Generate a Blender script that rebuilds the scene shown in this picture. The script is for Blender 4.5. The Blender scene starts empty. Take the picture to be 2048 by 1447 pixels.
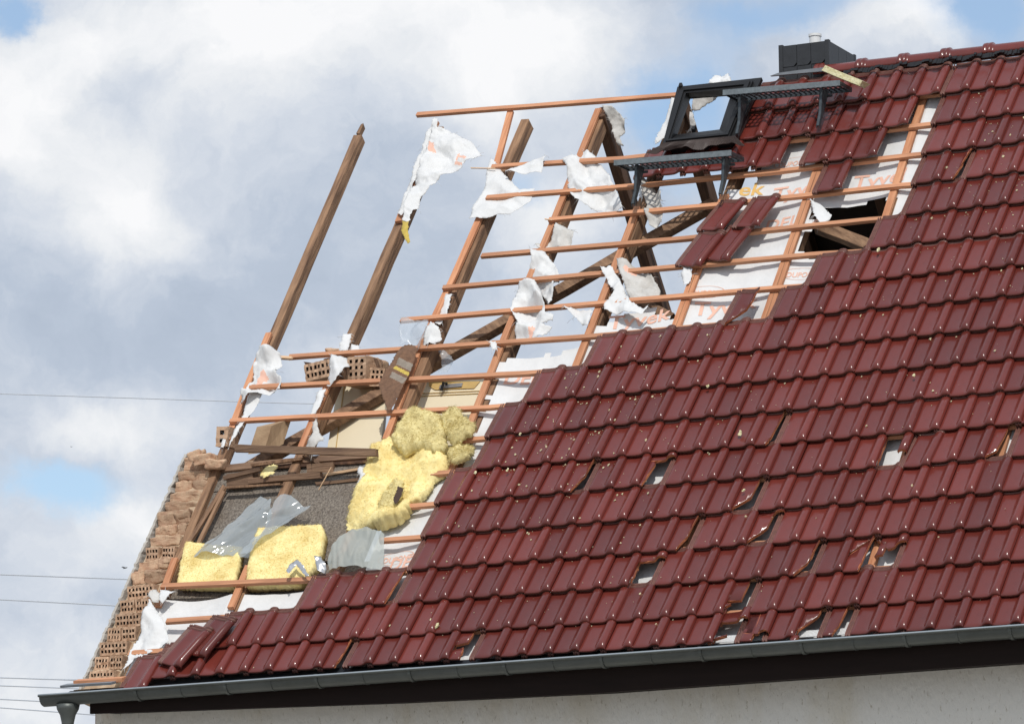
import bpy, bmesh, math, random
from mathutils import Vector, Matrix, noise
from mathutils.geometry import delaunay_2d_cdt
random.seed(7)
C = bpy.context.scene.collection
sc = bpy.context.scene
R_ = math.radians
# ---------------------------------------------------------------- camera
YAW, PIT, ROL = 0.454941, 0.178629, 0.007264
CAM = Vector((16.24127, -27.232492, -3.445557))
FPX = 9014.537
def _rot():
    ca, sa, cb, sb, cc, s_ = math.cos(YAW), math.sin(YAW), math.cos(PIT), math.sin(PIT), math.cos(ROL), math.sin(ROL)
    return (Matrix(((ca, -sa, 0), (sa, ca, 0), (0, 0, 1))) @ Matrix(((1, 0, 0), (0, cb, -sb), (0, sb, cb)))
            @ Matrix(((cc, 0, s_), (0, 1, 0), (-s_, 0, cc))))
RM = _rot()
right, fwd, up = RM.col[0], RM.col[1], RM.col[2]
cd = bpy.data.cameras.new('camera'); cam = bpy.data.objects.new('camera', cd); C.objects.link(cam)
m3 = Matrix((right, up, -fwd)).transposed()
cam.matrix_world = Matrix.Translation(CAM) @ m3.to_4x4()
cd.sensor_width = 36; cd.lens = FPX / 2048 * 36; cd.clip_start = 0.5; cd.clip_end = 5000
sc.camera = cam
# ---------------------------------------------------------------- light and sky
SUN_AZ, SUN_EL = R_(153), R_(50)
sd = bpy.data.lights.new('sun', 'SUN'); sd.energy = 2.75; sd.angle = R_(0.5); sd.color = (1, .965, .91)
sun = bpy.data.objects.new('sun', sd); C.objects.link(sun)
sv = Vector((math.sin(SUN_AZ) * math.cos(SUN_EL), math.cos(SUN_AZ) * math.cos(SUN_EL), math.sin(SUN_EL)))
sun.rotation_euler = sv.to_track_quat('Z', 'Y').to_euler()
sc.view_settings.view_transform = 'Standard'; sc.view_settings.look = 'None'
sc.view_settings.exposure = 0; sc.view_settings.gamma = 1; sc.view_settings.use_curve_mapping = False
W = bpy.data.worlds.new('World'); sc.world = W; W.use_nodes = True
nt = W.node_tree; nt.nodes.clear()
def N(t, tree=None, **k):
    n = (tree or nt).nodes.new(t)
    for a, b in k.items(): setattr(n, a, b)
    return n
def mth(op, a, b=None, c=None, clamp=False, tree=None):
    t = tree or nt
    n = t.nodes.new('ShaderNodeMath'); n.operation = op; n.use_clamp = clamp
    for i, v in enumerate((a, b, c)):
        if v is None: continue
        if isinstance(v, (int, float)): n.inputs[i].default_value = v
        else: t.links.new(v, n.inputs[i])
    return n.outputs[0]
tc = N('ShaderNodeTexCoord'); sx = N('ShaderNodeSeparateXYZ'); nt.links.new(tc.outputs['Generated'], sx.inputs[0])
az = mth('ARCTAN2', sx.outputs[0], sx.outputs[1]); el = mth('ARCSINE', sx.outputs[2])
U = mth('MULTIPLY', mth('ADD', az, YAW), 8.8)      # one unit is about six and a half degrees of sky
V = mth('MULTIPLY', mth('SUBTRACT', el, PIT), 9.0)
cb = N('ShaderNodeCombineXYZ'); nt.links.new(U, cb.inputs[0]); nt.links.new(V, cb.inputs[1])
def fbm(scale, detail, rough, vec, lac=2.0, off=(0, 0, 0)):
    mp = N('ShaderNodeMapping'); mp.inputs['Location'].default_value = off; nt.links.new(vec, mp.inputs[0])
    n = N('ShaderNodeTexNoise'); n.inputs['Scale'].default_value = scale; n.inputs['Detail'].default_value = detail
    n.inputs['Roughness'].default_value = rough; n.inputs['Lacunarity'].default_value = lac
    nt.links.new(mp.outputs[0], n.inputs[0]); return n
wn = fbm(1.6, 8, .6, cb.outputs[0])
wv = N('ShaderNodeVectorMath', operation='SUBTRACT'); nt.links.new(wn.outputs['Color'], wv.inputs[0]); wv.inputs[1].default_value = (.5, .5, .5)
ws = N('ShaderNodeVectorMath', operation='MULTIPLY'); nt.links.new(wv.outputs[0], ws.inputs[0]); ws.inputs[1].default_value = (.55, .45, 0)
wa = N('ShaderNodeVectorMath', operation='ADD'); nt.links.new(cb.outputs[0], wa.inputs[0]); nt.links.new(ws.outputs[0], wa.inputs[1])
def blobs(base, lst):
    acc = None
    for x, y, rx, ry, w in lst:
        u, v = (x - 1024) / 1024, (723.5 - y) / 1002
        s = N('ShaderNodeVectorMath', operation='SUBTRACT'); nt.links.new(wa.outputs[0], s.inputs[0]); s.inputs[1].default_value = (u, v, 0)
        d = N('ShaderNodeVectorMath', operation='DIVIDE'); nt.links.new(s.outputs[0], d.inputs[0]); d.inputs[1].default_value = (rx / 1024, ry / 1002, 1)
        l = N('ShaderNodeVectorMath', operation='DOT_PRODUCT'); nt.links.new(d.outputs[0], l.inputs[0]); nt.links.new(d.outputs[0], l.inputs[1])
        e = mth('MULTIPLY', mth('EXPONENT', mth('MULTIPLY', l.outputs['Value'], -1)), w)
        acc = e if acc is None else mth('ADD', acc, e)
    return mth('ADD', acc, base)
shade = blobs(.40, [(70, 200, 210, 150, .62), (270, 430, 170, 110, .52), (420, 110, 240, 160, .58), (760, 40, 300, 120, .48), (1000, 160, 200, 100, .3),
                    (1180, 120, 200, 120, .35), (1850, 70, 140, 60, .7), (1090, 420, 150, 90, .38), (190, 840, 190, 60, .42), (270, 1040, 220, 80, .45),
                    (70, 1180, 160, 90, .2), (60, 1400, 150, 90, .4), (190, 1280, 120, 50, .2), (250, 190, 150, 60, -.42), (700, 520, 220, 130, -.16),
                    (500, 640, 180, 90, -.16), (100, 620, 200, 90, -.1), (280, 1190, 150, 40, -.12), (120, 920, 100, 30, -.15), (950, 250, 150, 60, .1)])
cover = blobs(1.12, [(15, 30, 60, 50, -1.0), (40, 985, 110, 70, -1.0), (140, 940, 120, 40, -.45), (1640, 50, 190, 60, -.75), (1990, 40, 120, 110, -1.0), (1330, 250, 110, 90, -.55),
                     (1010, 360, 70, 40, -.5), (1430, 210, 130, 110, -.7), (1500, 70, 90, 70, -.45), (1100, 400, 90, 50, -.2), (960, 520, 60, 60, -.35),
                     (1290, 440, 60, 60, -.3), (40, 1330, 60, 30, -.35), (1120, 640, 90, 60, -.35), (470, 520, 90, 120, -.12)])
n1 = fbm(3.2, 9, .56, wa.outputs[0], off=(3, 1, 0)); n2 = fbm(1.9, 10, .58, wa.outputs[0], off=(7, 4, 0)); n3 = fbm(13, 7, .6, wa.outputs[0], off=(2, 9, 0))
shade = mth('ADD', shade, mth('MULTIPLY', mth('SUBTRACT', n1.outputs[0], .5), .75))
shade = mth('ADD', shade, mth('MULTIPLY', mth('SUBTRACT', n3.outputs[0], .5), .40), clamp=True)
cover = mth('ADD', cover, mth('MULTIPLY', mth('SUBTRACT', n2.outputs[0], .5), 1.1))
zr = N('ShaderNodeMapRange'); zr.interpolation_type = 'SMOOTHSTEP'; nt.links.new(el, zr.inputs[0]); zr.inputs['From Min'].default_value = .35; zr.inputs['From Max'].default_value = 1.2; zr.inputs['To Max'].default_value = .45
cover = mth('SUBTRACT', cover, zr.outputs[0])
cr = N('ShaderNodeMapRange'); cr.interpolation_type = 'SMOOTHSTEP'; nt.links.new(cover, cr.inputs[0])
cr.inputs['From Min'].default_value = .15; cr.inputs['From Max'].default_value = .95
rp = N('ShaderNodeValToRGB'); nt.links.new(shade, rp.inputs[0])
e = rp.color_ramp.elements; e[0].position = .0; e[0].color = (.42, .49, .60, 1); e[1].position = 1; e[1].color = (.95, .955, .97, 1)
for ps, col in ((.3, (.50, .57, .68, 1)), (.55, (.66, .71, .79, 1)), (.78, (.82, .845, .88, 1))):
    q = e.new(ps); q.color = col
sky = N('ShaderNodeTexSky'); sky.sky_type = 'NISHITA'; sky.sun_disc = False; sky.sun_elevation = SUN_EL; sky.sun_rotation = SUN_AZ
sky.air_density = 1.0; sky.dust_density = .6; sky.ozone_density = 1.2
SKY = .10
b1 = N('ShaderNodeBackground'); b1.inputs[1].default_value = SKY
tint = N('ShaderNodeMixRGB'); tint.blend_type = 'ADD'; tint.inputs[0].default_value = 1; nt.links.new(sky.outputs[0], tint.inputs[1]); tint.inputs[2].default_value = (1.3, 1.7, 2.2, 1)
nt.links.new(tint.outputs[0], b1.inputs[0])
b2 = N('ShaderNodeBackground'); b2.inputs[1].default_value = 1.0; nt.links.new(rp.outputs[0], b2.inputs[0])
mx = N('ShaderNodeMixShader'); nt.links.new(cr.outputs[0], mx.inputs[0]); nt.links.new(b1.outputs[0], mx.inputs[1]); nt.links.new(b2.outputs[0], mx.inputs[2])
wo = N('ShaderNodeOutputWorld'); nt.links.new(mx.outputs[0], wo.inputs[0])
# ---------------------------------------------------------------- roof frame of reference
TH = 0.893278; GW = 0.19635
S = Vector((0, math.cos(TH), math.sin(TH))); NN = Vector((0, -math.sin(TH), math.cos(TH))); X = Vector((1, 0, 0))
def RP(u, v, n=0.0): return X * u + S * v + NN * n          # metres along the eave, up the slope, off the slope
def ray(x, y): return RM @ Vector(((x - 1024) / FPX, 1, (723.5 - y) / FPX))
def UV(x, y, n):                                            # survey point of the photograph -> slope coordinates
    d = ray(x, y); k = (n - CAM.dot(NN)) / d.dot(NN); P = CAM + d * k; return P.x, P.dot(S)
def ONX(x, y, a): d = ray(x, y); return CAM + d * ((a - CAM.x) / d.x)
def ONY(x, y, a): d = ray(x, y); return CAM + d * ((a - CAM.y) / d.y)
ROWS = [.064, .354, .686, 1.02, 1.36, 1.70, 2.028, 2.373, 2.711, 3.048, 3.389, 3.72, 4.079, 4.424, 4.777, 5.129, 5.48, 5.829, 6.16]
# ---------------------------------------------------------------- object helpers
def tag(o, label=None, cat=None, group=None, kind=None):
    if label: o['label'] = label
    if cat: o['category'] = cat
    if group: o['group'] = group
    if kind: o['kind'] = kind
    return o
def empty(name, loc=(0, 0, 0)):
    o = bpy.data.objects.new(name, None); o.location = loc; o.empty_display_size = .2; C.objects.link(o); return o
def link(name, me, mats, parent=None, smooth=False, mw=None):
    for m in (mats if isinstance(mats, (list, tuple)) else [mats]): 
        if not me.materials or m.name not in [q.name for q in me.materials]: me.materials.append(m)
    if smooth: me.polygons.foreach_set('use_smooth', [True] * len(me.polygons))
    o = bpy.data.objects.new(name, me); C.objects.link(o)
    if mw is not None: o.matrix_world = mw
    if parent: o.parent = parent
    return o
def mesh_of(bm, name):
    me = bpy.data.meshes.new(name); bmesh.ops.recalc_face_normals(bm, faces=bm.faces[:]); bm.to_mesh(me); bm.free(); return me
def pydata(name, vs, fs):
    me = bpy.data.meshes.new(name); me.from_pydata([tuple(v) for v in vs], [], fs); me.update(); return me
def box_axes(bm, c, ax, ay, az, jit=0):
    vs = []
    for i in (-1, 1):
        for j in (-1, 1):
            for k in (-1, 1):
                p = Vector(c) + ax * i + ay * j + az * k
                if jit: p += Vector([random.uniform(-jit, jit) for _ in range(3)])
                vs.append(bm.verts.new(p))
    for f in ((0, 1, 3, 2), (4, 6, 7, 5), (0, 4, 5, 1), (2, 3, 7, 6), (0, 2, 6, 4), (1, 5, 7, 3)): bm.faces.new([vs[a] for a in f])
    return vs
def box(bm, x0, x1, y0, y1, z0, z1, jit=0):
    return box_axes(bm, ((x0 + x1) / 2, (y0 + y1) / 2, (z0 + z1) / 2), X * ((x1 - x0) / 2), Vector((0, (y1 - y0) / 2, 0)), Vector((0, 0, (z1 - z0) / 2)), jit)
def beam(bm, pts, wv, hv, segs=6, rough=0.0, seed=0, taper=None):
    """timber of constant section swept along pts; wv, hv are half-width vectors; slightly uneven, with small chamfers"""
    P = [Vector(p) for p in pts]; st = []
    for a, b in zip(P[:-1], P[1:]):
        for i in range(segs): st.append(a.lerp(b, i / segs))
    st.append(P[-1]); ch = .09; rings = []
    L = (P[-1] - P[0]).normalized()
    for k, c in enumerate(st):
        ring = []
        for a, b in ((-1, -1 + ch), (-1 + ch, -1), (1 - ch, -1), (1, -1 + ch), (1, 1 - ch), (1 - ch, 1), (-1 + ch, 1), (-1, 1 - ch)):
            j = noise.noise_vector(c * 3 + Vector((a, b, seed)) * 1.3) * rough
            ring.append(bm.verts.new(c + wv * a + hv * b + j))
        rings.append(ring)
    for r1, r2 in zip(rings[:-1], rings[1:]):
        for i in range(8): bm.faces.new((r1[i], r1[(i + 1) % 8], r2[(i + 1) % 8], r2[i]))
    for r, s in ((rings[0], -1), (rings[-1], 1)):
        if rough:
            for v in r: v.co += L * s * random.uniform(0, rough * 4)
        bm.faces.new(r)
def tube(bm, pts, r, n=6):
    rings = []; P = [Vector(p) for p in pts]
    for i, p in enumerate(P):
        d = (P[min(i + 1, len(P) - 1)] - P[max(i - 1, 0)]).normalized()
        a = d.orthogonal().normalized(); b = d.cross(a)
        rr = r[i] if isinstance(r, (list, tuple)) else r
        rings.append([bm.verts.new(p + (a * math.cos(2 * math.pi * k / n) + b * math.sin(2 * math.pi * k / n)) * rr) for k in range(n)])
    for r1, r2 in zip(rings[:-1], rings[1:]):
        for i in range(n): bm.faces.new((r1[i], r1[(i + 1) % n], r2[(i + 1) % n], r2[i]))
    bm.faces.new(rings[0]); bm.faces.new(rings[-1])
# ---------------------------------------------------------------- materials
def mat(name, col, rough=.7, metal=0, spec=.5, var=0.0, vscale=8, vec_scale=(1, 1, 1), rot=(0, 0, 0), col2=None, bump=0, bscale=60, coat=0, objvar=0, detail=6, bvec=None, alpha=1, sharp=None, stain=0, stcol=(.6, .5, .4)):
    m = bpy.data.materials.new(name); m.use_nodes = True; t = m.node_tree; b = t.nodes['Principled BSDF']
    b.inputs['Roughness'].default_value = rough; b.inputs['Metallic'].default_value = metal; b.inputs['Specular IOR Level'].default_value = spec
    if coat: b.inputs['Coat Weight'].default_value = coat; b.inputs['Coat Roughness'].default_value = .07
    b.inputs['Alpha'].default_value = alpha
    tcn = t.nodes.new('ShaderNodeTexCoord'); mp = t.nodes.new('ShaderNodeMapping'); mp.inputs['Rotation'].default_value = rot
    t.links.new(tcn.outputs['Object'], mp.inputs[0])
    ms = t.nodes.new('ShaderNodeVectorMath'); ms.operation = 'MULTIPLY'; ms.inputs[1].default_value = vec_scale; t.links.new(mp.outputs[0], ms.inputs[0])
    no = t.nodes.new('ShaderNodeTexNoise'); no.inputs['Scale'].default_value = vscale; no.inputs['Detail'].default_value = detail; no.inputs['Roughness'].default_value = .65
    t.links.new(ms.outputs[0], no.inputs[0])
    c2 = col2 or tuple(c * (1 - var) for c in col)
    r = t.nodes.new('ShaderNodeValToRGB'); r.color_ramp.elements[0].position = sharp[0] if sharp else .3; r.color_ramp.elements[1].position = sharp[1] if sharp else .7
    r.color_ramp.elements[0].color = (*c2, 1); r.color_ramp.elements[1].color = (*col, 1)
    t.links.new(no.outputs[0], r.inputs[0]); out = r.outputs[0]
    if objvar:
        oi = t.nodes.new('ShaderNodeObjectInfo'); hs = t.nodes.new('ShaderNodeHueSaturation')
        t.links.new(mth('ADD', mth('MULTIPLY', oi.outputs['Random'], objvar, tree=t), 1 - objvar / 2, tree=t), hs.inputs['Value'])
        t.links.new(out, hs.inputs['Color']); out = hs.outputs[0]
    if stain:
        sn = t.nodes.new('ShaderNodeTexNoise'); sn.inputs['Scale'].default_value = stain; sn.inputs['Detail'].default_value = 7; sn.inputs['Roughness'].default_value = .7
        sm_ = t.nodes.new('ShaderNodeVectorMath'); sm_.operation = 'MULTIPLY'; sm_.inputs[1].default_value = (1, 1, .35); t.links.new(tcn.outputs['Object'], sm_.inputs[0]); t.links.new(sm_.outputs[0], sn.inputs[0])
        sr = t.nodes.new('ShaderNodeMapRange'); sr.inputs['From Min'].default_value = .48; sr.inputs['From Max'].default_value = .72; t.links.new(sn.outputs[0], sr.inputs[0])
        mxr = t.nodes.new('ShaderNodeMixRGB'); mxr.blend_type = 'MULTIPLY'; mxr.inputs[2].default_value = (*stcol, 1); t.links.new(mth('MULTIPLY', sr.outputs[0], .7, tree=t), mxr.inputs[0]); t.links.new(out, mxr.inputs[1]); out = mxr.outputs[0]
    t.links.new(out, b.inputs['Base Color'])
    if bump:
        nb = t.nodes.new('ShaderNodeTexNoise'); nb.inputs['Scale'].default_value = bscale; nb.inputs['Detail'].default_value = 5
        t.links.new(ms.outputs[0] if bvec is None else tcn.outputs['Object'], nb.inputs[0])
        bp = t.nodes.new('ShaderNodeBump'); bp.inputs['Strength'].default_value = bump; bp.inputs['Distance'].default_value = .01
        t.links.new(nb.outputs[0], bp.inputs['Height']); t.links.new(bp.outputs[0], b.inputs['Normal'])
    return m
ROTS = (-TH, 0, 0)                       # turns the slope direction onto Y for grain running up the rafters
M_tile = mat('glazed_clay', (.160, .030, .022), .27, spec=.5, var=.30, vscale=6, bump=.04, bscale=18, objvar=.42, coat=.13, stain=3.0, stcol=(.72, .62, .55))
M_back = mat('tile_rim', (.10, .032, .022), .6, var=.4, vscale=30)
M_clay = mat('fractured_clay', (.52, .17, .07), .9, var=.35, vscale=30, bump=.5, bscale=80)
M_batten = mat('orange_batten', (.65, .315, .165), .7, var=.30, vscale=2.2, vec_scale=(1, 14, 14), col2=(.38, .165, .085), bump=.35, bscale=9, objvar=.34)
M_cbat = mat('orange_counter_batten', (.66, .325, .17), .7, vscale=2.2, vec_scale=(16, 1, 16), rot=ROTS, col2=(.38, .14, .06), bump=.35, bscale=9, objvar=.3)
M_raft = mat('old_rafter_wood', (.37, .215, .12), .85, vscale=2.4, vec_scale=(12, 1, 12), rot=ROTS, col2=(.09, .045, .025), bump=.7, bscale=6, objvar=.25, detail=9)
M_oldx = mat('old_cross_timber', (.31, .19, .115), .85, vscale=2, vec_scale=(1, 12, 12), col2=(.10, .055, .035), bump=.7, bscale=7, objvar=.3, detail=9)
M_rear = mat('shaded_rafter_wood', (.17, .085, .045), .85, vscale=1.7, vec_scale=(14, 1, 14), rot=(TH, 0, 0), col2=(.05, .025, .015), bump=.7, bscale=6)  # darker than the front rafters: rear slope shade put into the colour
M_raw = mat('raw_spruce', (.75, .50, .30), .8, var=.15, vscale=3, vec_scale=(1, 10, 10))
M_brace = mat('dark_brace_wood', (.36, .22, .13), .85, vscale=2, vec_scale=(1.5, 6, 12), rot=(0, -.7, 0), col2=(.09, .045, .025), bump=.6, bscale=7, detail=9)
M_memb = mat('white_membrane', (.72, .72, .71), .6, var=.10, vscale=9, bump=.35, bscale=26)
def translucent(m, a):
    t = m.node_tree; b = t.nodes['Principled BSDF']; tr = t.nodes.new('ShaderNodeBsdfTranslucent'); tr.inputs[0].default_value = (.8, .8, .78, 1)
    ms = t.nodes.new('ShaderNodeMixShader'); ms.inputs[0].default_value = a; t.links.new(b.outputs[0], ms.inputs[1]); t.links.new(tr.outputs[0], ms.inputs[2]); t.links.new(ms.outputs[0], t.nodes['Material Output'].inputs[0])
M_scrap = mat('torn_membrane_cloth', (.80, .80, .79), .6, var=.10, vscale=9, bump=.5, bscale=22); translucent(M_scrap, .12)
M_membd = mat('soiled_membrane', (.64, .63, .60), .7, col2=(.42, .39, .35), vscale=7, bump=.4, bscale=26)
M_print = mat('orange_print', (.84, .50, .38), .7, var=.15, vscale=14)
M_printy = mat('yellow_print', (.80, .50, .16), .7, var=.15, vscale=14)
M_zinc = mat('zinc', (.105, .115, .108), .45, metal=.4, stain=2.5, stcol=(.6, .6, .55), var=.25, vscale=3, vec_scale=(1, 4, 4), bump=.05)
M_zincl = mat('galvanised_steel', (.095, .11, .12), .42, metal=.5, var=.5, vscale=24, bump=.1)
M_zincl2 = mat('bead_highlight_zinc', (.42, .46, .48), .35, metal=.6)  # paler than the gutter: the rim's highlight is put into the colour
M_flange = mat('grey_galvanised_flange', (.22, .255, .27), .5, metal=.3, var=.4, vscale=30)
M_zincf = mat('eave_flashing', (.05, .058, .07), .4, metal=.5, var=.3, vscale=2)
M_fascia = mat('dark_brown_board', (.016, .009, .007), .8, spec=.2, var=.3, vscale=3, vec_scale=(1, 8, 8))
M_render = mat('rough_render', (.78, .755, .69), .95, vscale=34, vec_scale=(1, 1, .45), col2=(.50, .46, .38), bump=1.0, bscale=38, detail=4, sharp=(.30, .40), stain=1.6, stcol=(.80, .74, .62))
M_slate = mat('chimney_slate', (.030, .032, .036), .5, var=.35, vscale=10, bump=.15)
M_black = mat('black_window_metal', (.013, .013, .014), .5, spec=.35, var=.3, vscale=8)
M_lead = mat('pleated_brown_lead', (.085, .062, .055), .6, var=.3, vscale=20)
M_leadg = mat('grey_lead', (.22, .24, .26), .5, var=.3, vscale=8)
M_white = mat('white_flue', (.75, .75, .74), .5, var=.05)
M_brick = mat('old_brick', (.56, .41, .27), .95, col2=(.38, .21, .13), vscale=14, bump=.9, bscale=30, objvar=.45)
M_brickh = mat('hollow_brick', (.58, .40, .27), .9, col2=(.42, .26, .16), vscale=16, bump=.6, bscale=40, objvar=.3)
M_hole = mat('cavity_shade', (.06, .035, .025), .95)  # near-black paints the shade inside the brick holes and wool slit
M_mortar = mat('lime_mortar', (.55, .43, .30), .95, col2=(.34, .23, .14), vscale=9, bump=1.0, bscale=16)
M_crust = mat('broken_render_crust', (.50, .48, .44), .95, col2=(.34, .31, .27), vscale=20, bump=.8, bscale=40)
M_wool = mat('yellow_mineral_wool', (.90, .77, .37), .95, col2=(.66, .47, .14), vscale=5, sharp=(.25, .58), bump=1.0, bscale=22, detail=10)
M_woold = mat('dirty_mineral_wool', (.82, .71, .35), .95, col2=(.55, .45, .20), vscale=9, bump=1.0, bscale=22, detail=10)
M_foam = mat('cream_foam_block', (.78, .74, .50), .9, col2=(.50, .44, .22), vscale=38, bump=.9, bscale=60)
M_wwool = mat('wood_wool_board', (.29, .25, .205), .95, col2=(.085, .07, .058), vscale=75, vec_scale=(1, 1, .45), bump=.9, bscale=70, detail=9, sharp=(.36, .66), stain=4, stcol=(.6, .5, .42))
M_door = mat('cream_door_paint', (.80, .70, .50), .5, var=.06, vscale=3)
M_doord = mat('bare_door_wood', (.60, .40, .14), .6, var=.2, vscale=8)
M_metal = mat('bright_steel', (.6, .6, .6), .3, metal=.8)
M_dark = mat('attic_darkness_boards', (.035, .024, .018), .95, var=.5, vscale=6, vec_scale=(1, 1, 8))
M_cable = mat('cable_sheath', (.50, .53, .57), .7)
M_grass = mat('pale_paving', (.36, .34, .31), .9, var=.25, vscale=.6)
M_strap = mat('brown_wool_cloth', (.22, .12, .07), .95, col2=(.12, .065, .04), vscale=30, bump=.8, bscale=70)
M_strapg = mat('grey_stripe_cloth', (.30, .25, .20), .95, var=.3, vscale=30)
M_strapy = mat('yellow_stripe_cloth', (.62, .46, .10), .95, var=.3, vscale=30)
M_bird = mat('bird_feathers', (.06, .055, .05), .9)
def plastic(name, col, a, rough=.15):
    m = bpy.data.materials.new(name); m.use_nodes = True; t = m.node_tree; b = t.nodes['Principled BSDF']
    b.inputs['Base Color'].default_value = (*col, 1); b.inputs['Roughness'].default_value = rough; b.inputs['Specular IOR Level'].default_value = .8
    tr = t.nodes.new('ShaderNodeBsdfTransparent'); tr.inputs[0].default_value = (.9, .92, .93, 1); ms = t.nodes.new('ShaderNodeMixShader'); ms.inputs[0].default_value = a
    t.links.new(tr.outputs[0], ms.inputs[1]); t.links.new(b.outputs[0], ms.inputs[2]); t.links.new(ms.outputs[0], t.nodes['Material Output'].inputs[0]); return m
M_pe = plastic('grey_polythene', (.40, .44, .455), .62, .10); M_pe2 = plastic('milky_polythene', (.42, .44, .40), .72, .3); M_film = plastic('clear_film', (.75, .77, .8), .22, .25)
# ---------------------------------------------------------------- ground
gm = bmesh.new(); bmesh.ops.create_grid(gm, x_segments=8, y_segments=8, size=1500)
for v in gm.verts: v.co.z = -5.1
tag(link('ground', mesh_of(gm, 'ground'), M_grass), kind='structure')
# ---------------------------------------------------------------- house
house = empty('house', (-.6, .38, -5.1)); HI = Matrix.Translation((.6, -.38, 5.1))
tag(house, 'storm damaged house with dark red glazed tile roof and grey rendered wall', 'house')
def part(name, bm, m, parent=None, smooth=False):
    me = mesh_of(bm, name) if not isinstance(bm, bpy.types.Mesh) else bm
    o = link(name, me, m, None, smooth); p = parent or house; o.parent = p
    if p is house: o.matrix_parent_inverse = HI
    return o
bm = bmesh.new(); box(bm, -.60, 9, .38, .62, -5.1, -.12)
wall = part('wall', bm, M_render)
bm = bmesh.new()
for s, z in ((-.46, -.205), (1.5, -.245), (3.5, -.272), (5.2, -.255), (9.1, -.2)): pass
prof = [(-.44, -.205), (.6, -.225), (1.9, -.252), (3.5, -.268), (5.0, -.25), (6.5, -.232), (9.1, -.20)]
vs = []
for x, z in prof:
    vs.append([bm.verts.new(q) for q in ((x, .03, -.03), (x, .055, -.03), (x, .055, z), (x, .03, z))])
for a, b in zip(vs[:-1], vs[1:]):
    for i in range(4): bm.faces.new((a[i], a[(i + 1) % 4], b[(i + 1) % 4], b[i]))
bm.faces.new(vs[0]); bm.faces.new(vs[-1])
part('fascia_board', bm, M_fascia)
bm = bmesh.new()
vs = []
for x, z in prof: vs.append([bm.verts.new(q) for q in ((x, .057, z + .012), (x, .379, z + .03), (x, .379, z + .05), (x, .057, z + .032))])
for a, b in zip(vs[:-1], vs[1:]):
    for i in range(4): bm.faces.new((a[i], a[(i + 1) % 4], b[(i + 1) % 4], b[i]))
bm.faces.new(vs[0]); bm.faces.new(vs[-1])
part('soffit', bm, M_fascia)
# gutter -------------------------------------------------
GX0, GX1 = -.77, 9.2
def gz(x): return -.080 + .0082 * (x + .77) + .012 * math.exp(-((x + .2) / .9) ** 2) * 0
bm = bmesh.new(); st = []
for i in range(41):
    x = GX0 + (GX1 - GX0) * i / 40; z0 = gz(x); ring = []
    for k in range(13):
        a = math.pi * k / 12; ring.append((x, -.045 - .075 * math.cos(a), z0 - .066 * math.sin(a)))
    ring = [(x, -.045 - .075 + .012 * math.cos(t) - .008, z0 + .004 + .010 * math.sin(t)) for t in (0, 1.0, 2.1, 3.14, 4.2)] + ring
    inner = [(p[0], p[1] + .003 * (1 if p[1] < -.045 else -1), p[2] + .003) for p in ring[5:]][::-1]
    st.append([bm.verts.new(p) for p in ring + inner])
for a, b in zip(st[:-1], st[1:]):
    for i in range(len(a)): bm.faces.new((a[i], a[(i + 1) % len(a)], b[(i + 1) % len(a)], b[i]))
endc = [bm.verts.new((GX0, -.045 - .075 * math.cos(math.pi * k / 12), gz(GX0) - .066 * math.sin(math.pi * k / 12))) for k in range(13)]
bm.faces.new(endc)
gut = part('rain_gutter', bm, M_zinc, smooth=True)
bm = bmesh.new(); tube(bm, [(GX0 + (GX1 - GX0) * k / 40, -.131, gz(GX0 + (GX1 - GX0) * k / 40) + .009) for k in range(41)], .0075, 10)
part('gutter_rim', bm, M_zincl2, gut, True)
for i, x in enumerate([.02 + .36 * k for k in range(20)]):
    bm = bmesh.new(); z0 = gz(x); hook = i % 2 == 0; w = .011 if hook else .005; r = .0795 if hook else .0775
    pr = [(-.045 - r * math.cos(math.pi * k / 10), z0 - (r - .009) * math.sin(math.pi * k / 10)) for k in range(11)]
    if hook: pr = [(-.10, z0 + .012), (-.125, z0 + .018), (-.132, z0 + .004)] + pr
    for (y1, z1), (y2, z2) in zip(pr[:-1], pr[1:]):
        q = [bm.verts.new((x + s * w, y, z)) for s, y, z in ((-1, y1, z1), (1, y1, z1), (1, y2, z2), (-1, y2, z2))]; bm.faces.new(q)
    o = part('gutter_bracket' if hook else 'gutter_seam', bm, M_zinc, gut)
    sm = o.modifiers.new('thick', 'SOLIDIFY'); sm.thickness = .005 if hook else .003; sm.offset = 0
bm = bmesh.new(); vs = []
for i in range(31):
    x = -.66 + 9.6 * i / 30
    vs.append([bm.verts.new(q) for q in (RP(x, .14 if x > -.25 else .07, -.125), RP(x, .06, -.110), Vector((x, .012, gz(x) + .015)), Vector((x, .008, gz(x) - .03)), Vector((x, .015, gz(x) - .03)), Vector((x, .03, gz(x) + .01)))])
for a, b in zip(vs[:-1], vs[1:]):
    for k in range(5): bm.faces.new((a[k], a[k + 1], b[k + 1], b[k]))
part('eave_flashing', bm, M_zincf)
bm = bmesh.new()   # perforated comb strip under the first row of tiles
for i in range(150):
    x = 4.3 + i * .009; box_axes(bm, RP(x, .16, -.104), X * .003, S * .03, NN * .0025)
part('eave_vent_comb', bm, M_white)
bm = bmesh.new(); px_ = -.575; z0 = gz(px_) - .06
tube(bm, [(px_, -.045, z0), (px_, -.045, z0 - .035), (px_, -.045, z0 - .075), (px_, -.045, z0 - .13), (px_, -.045, z0 - .17)], [.085, .078, .056, .044, .043], 18)
part('gutter_outlet', bm, M_zinc, gut, True)
bm = bmesh.new(); tube(bm, [(px_, -.045, z0 - .165), (px_, -.045, z0 - .22), (px_, -.02, z0 - .6), (px_, .28, z0 - 1.0), (px_, .30, -5.1)], .046, 18)
part('downpipe', bm, M_zinc, smooth=True)
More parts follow.
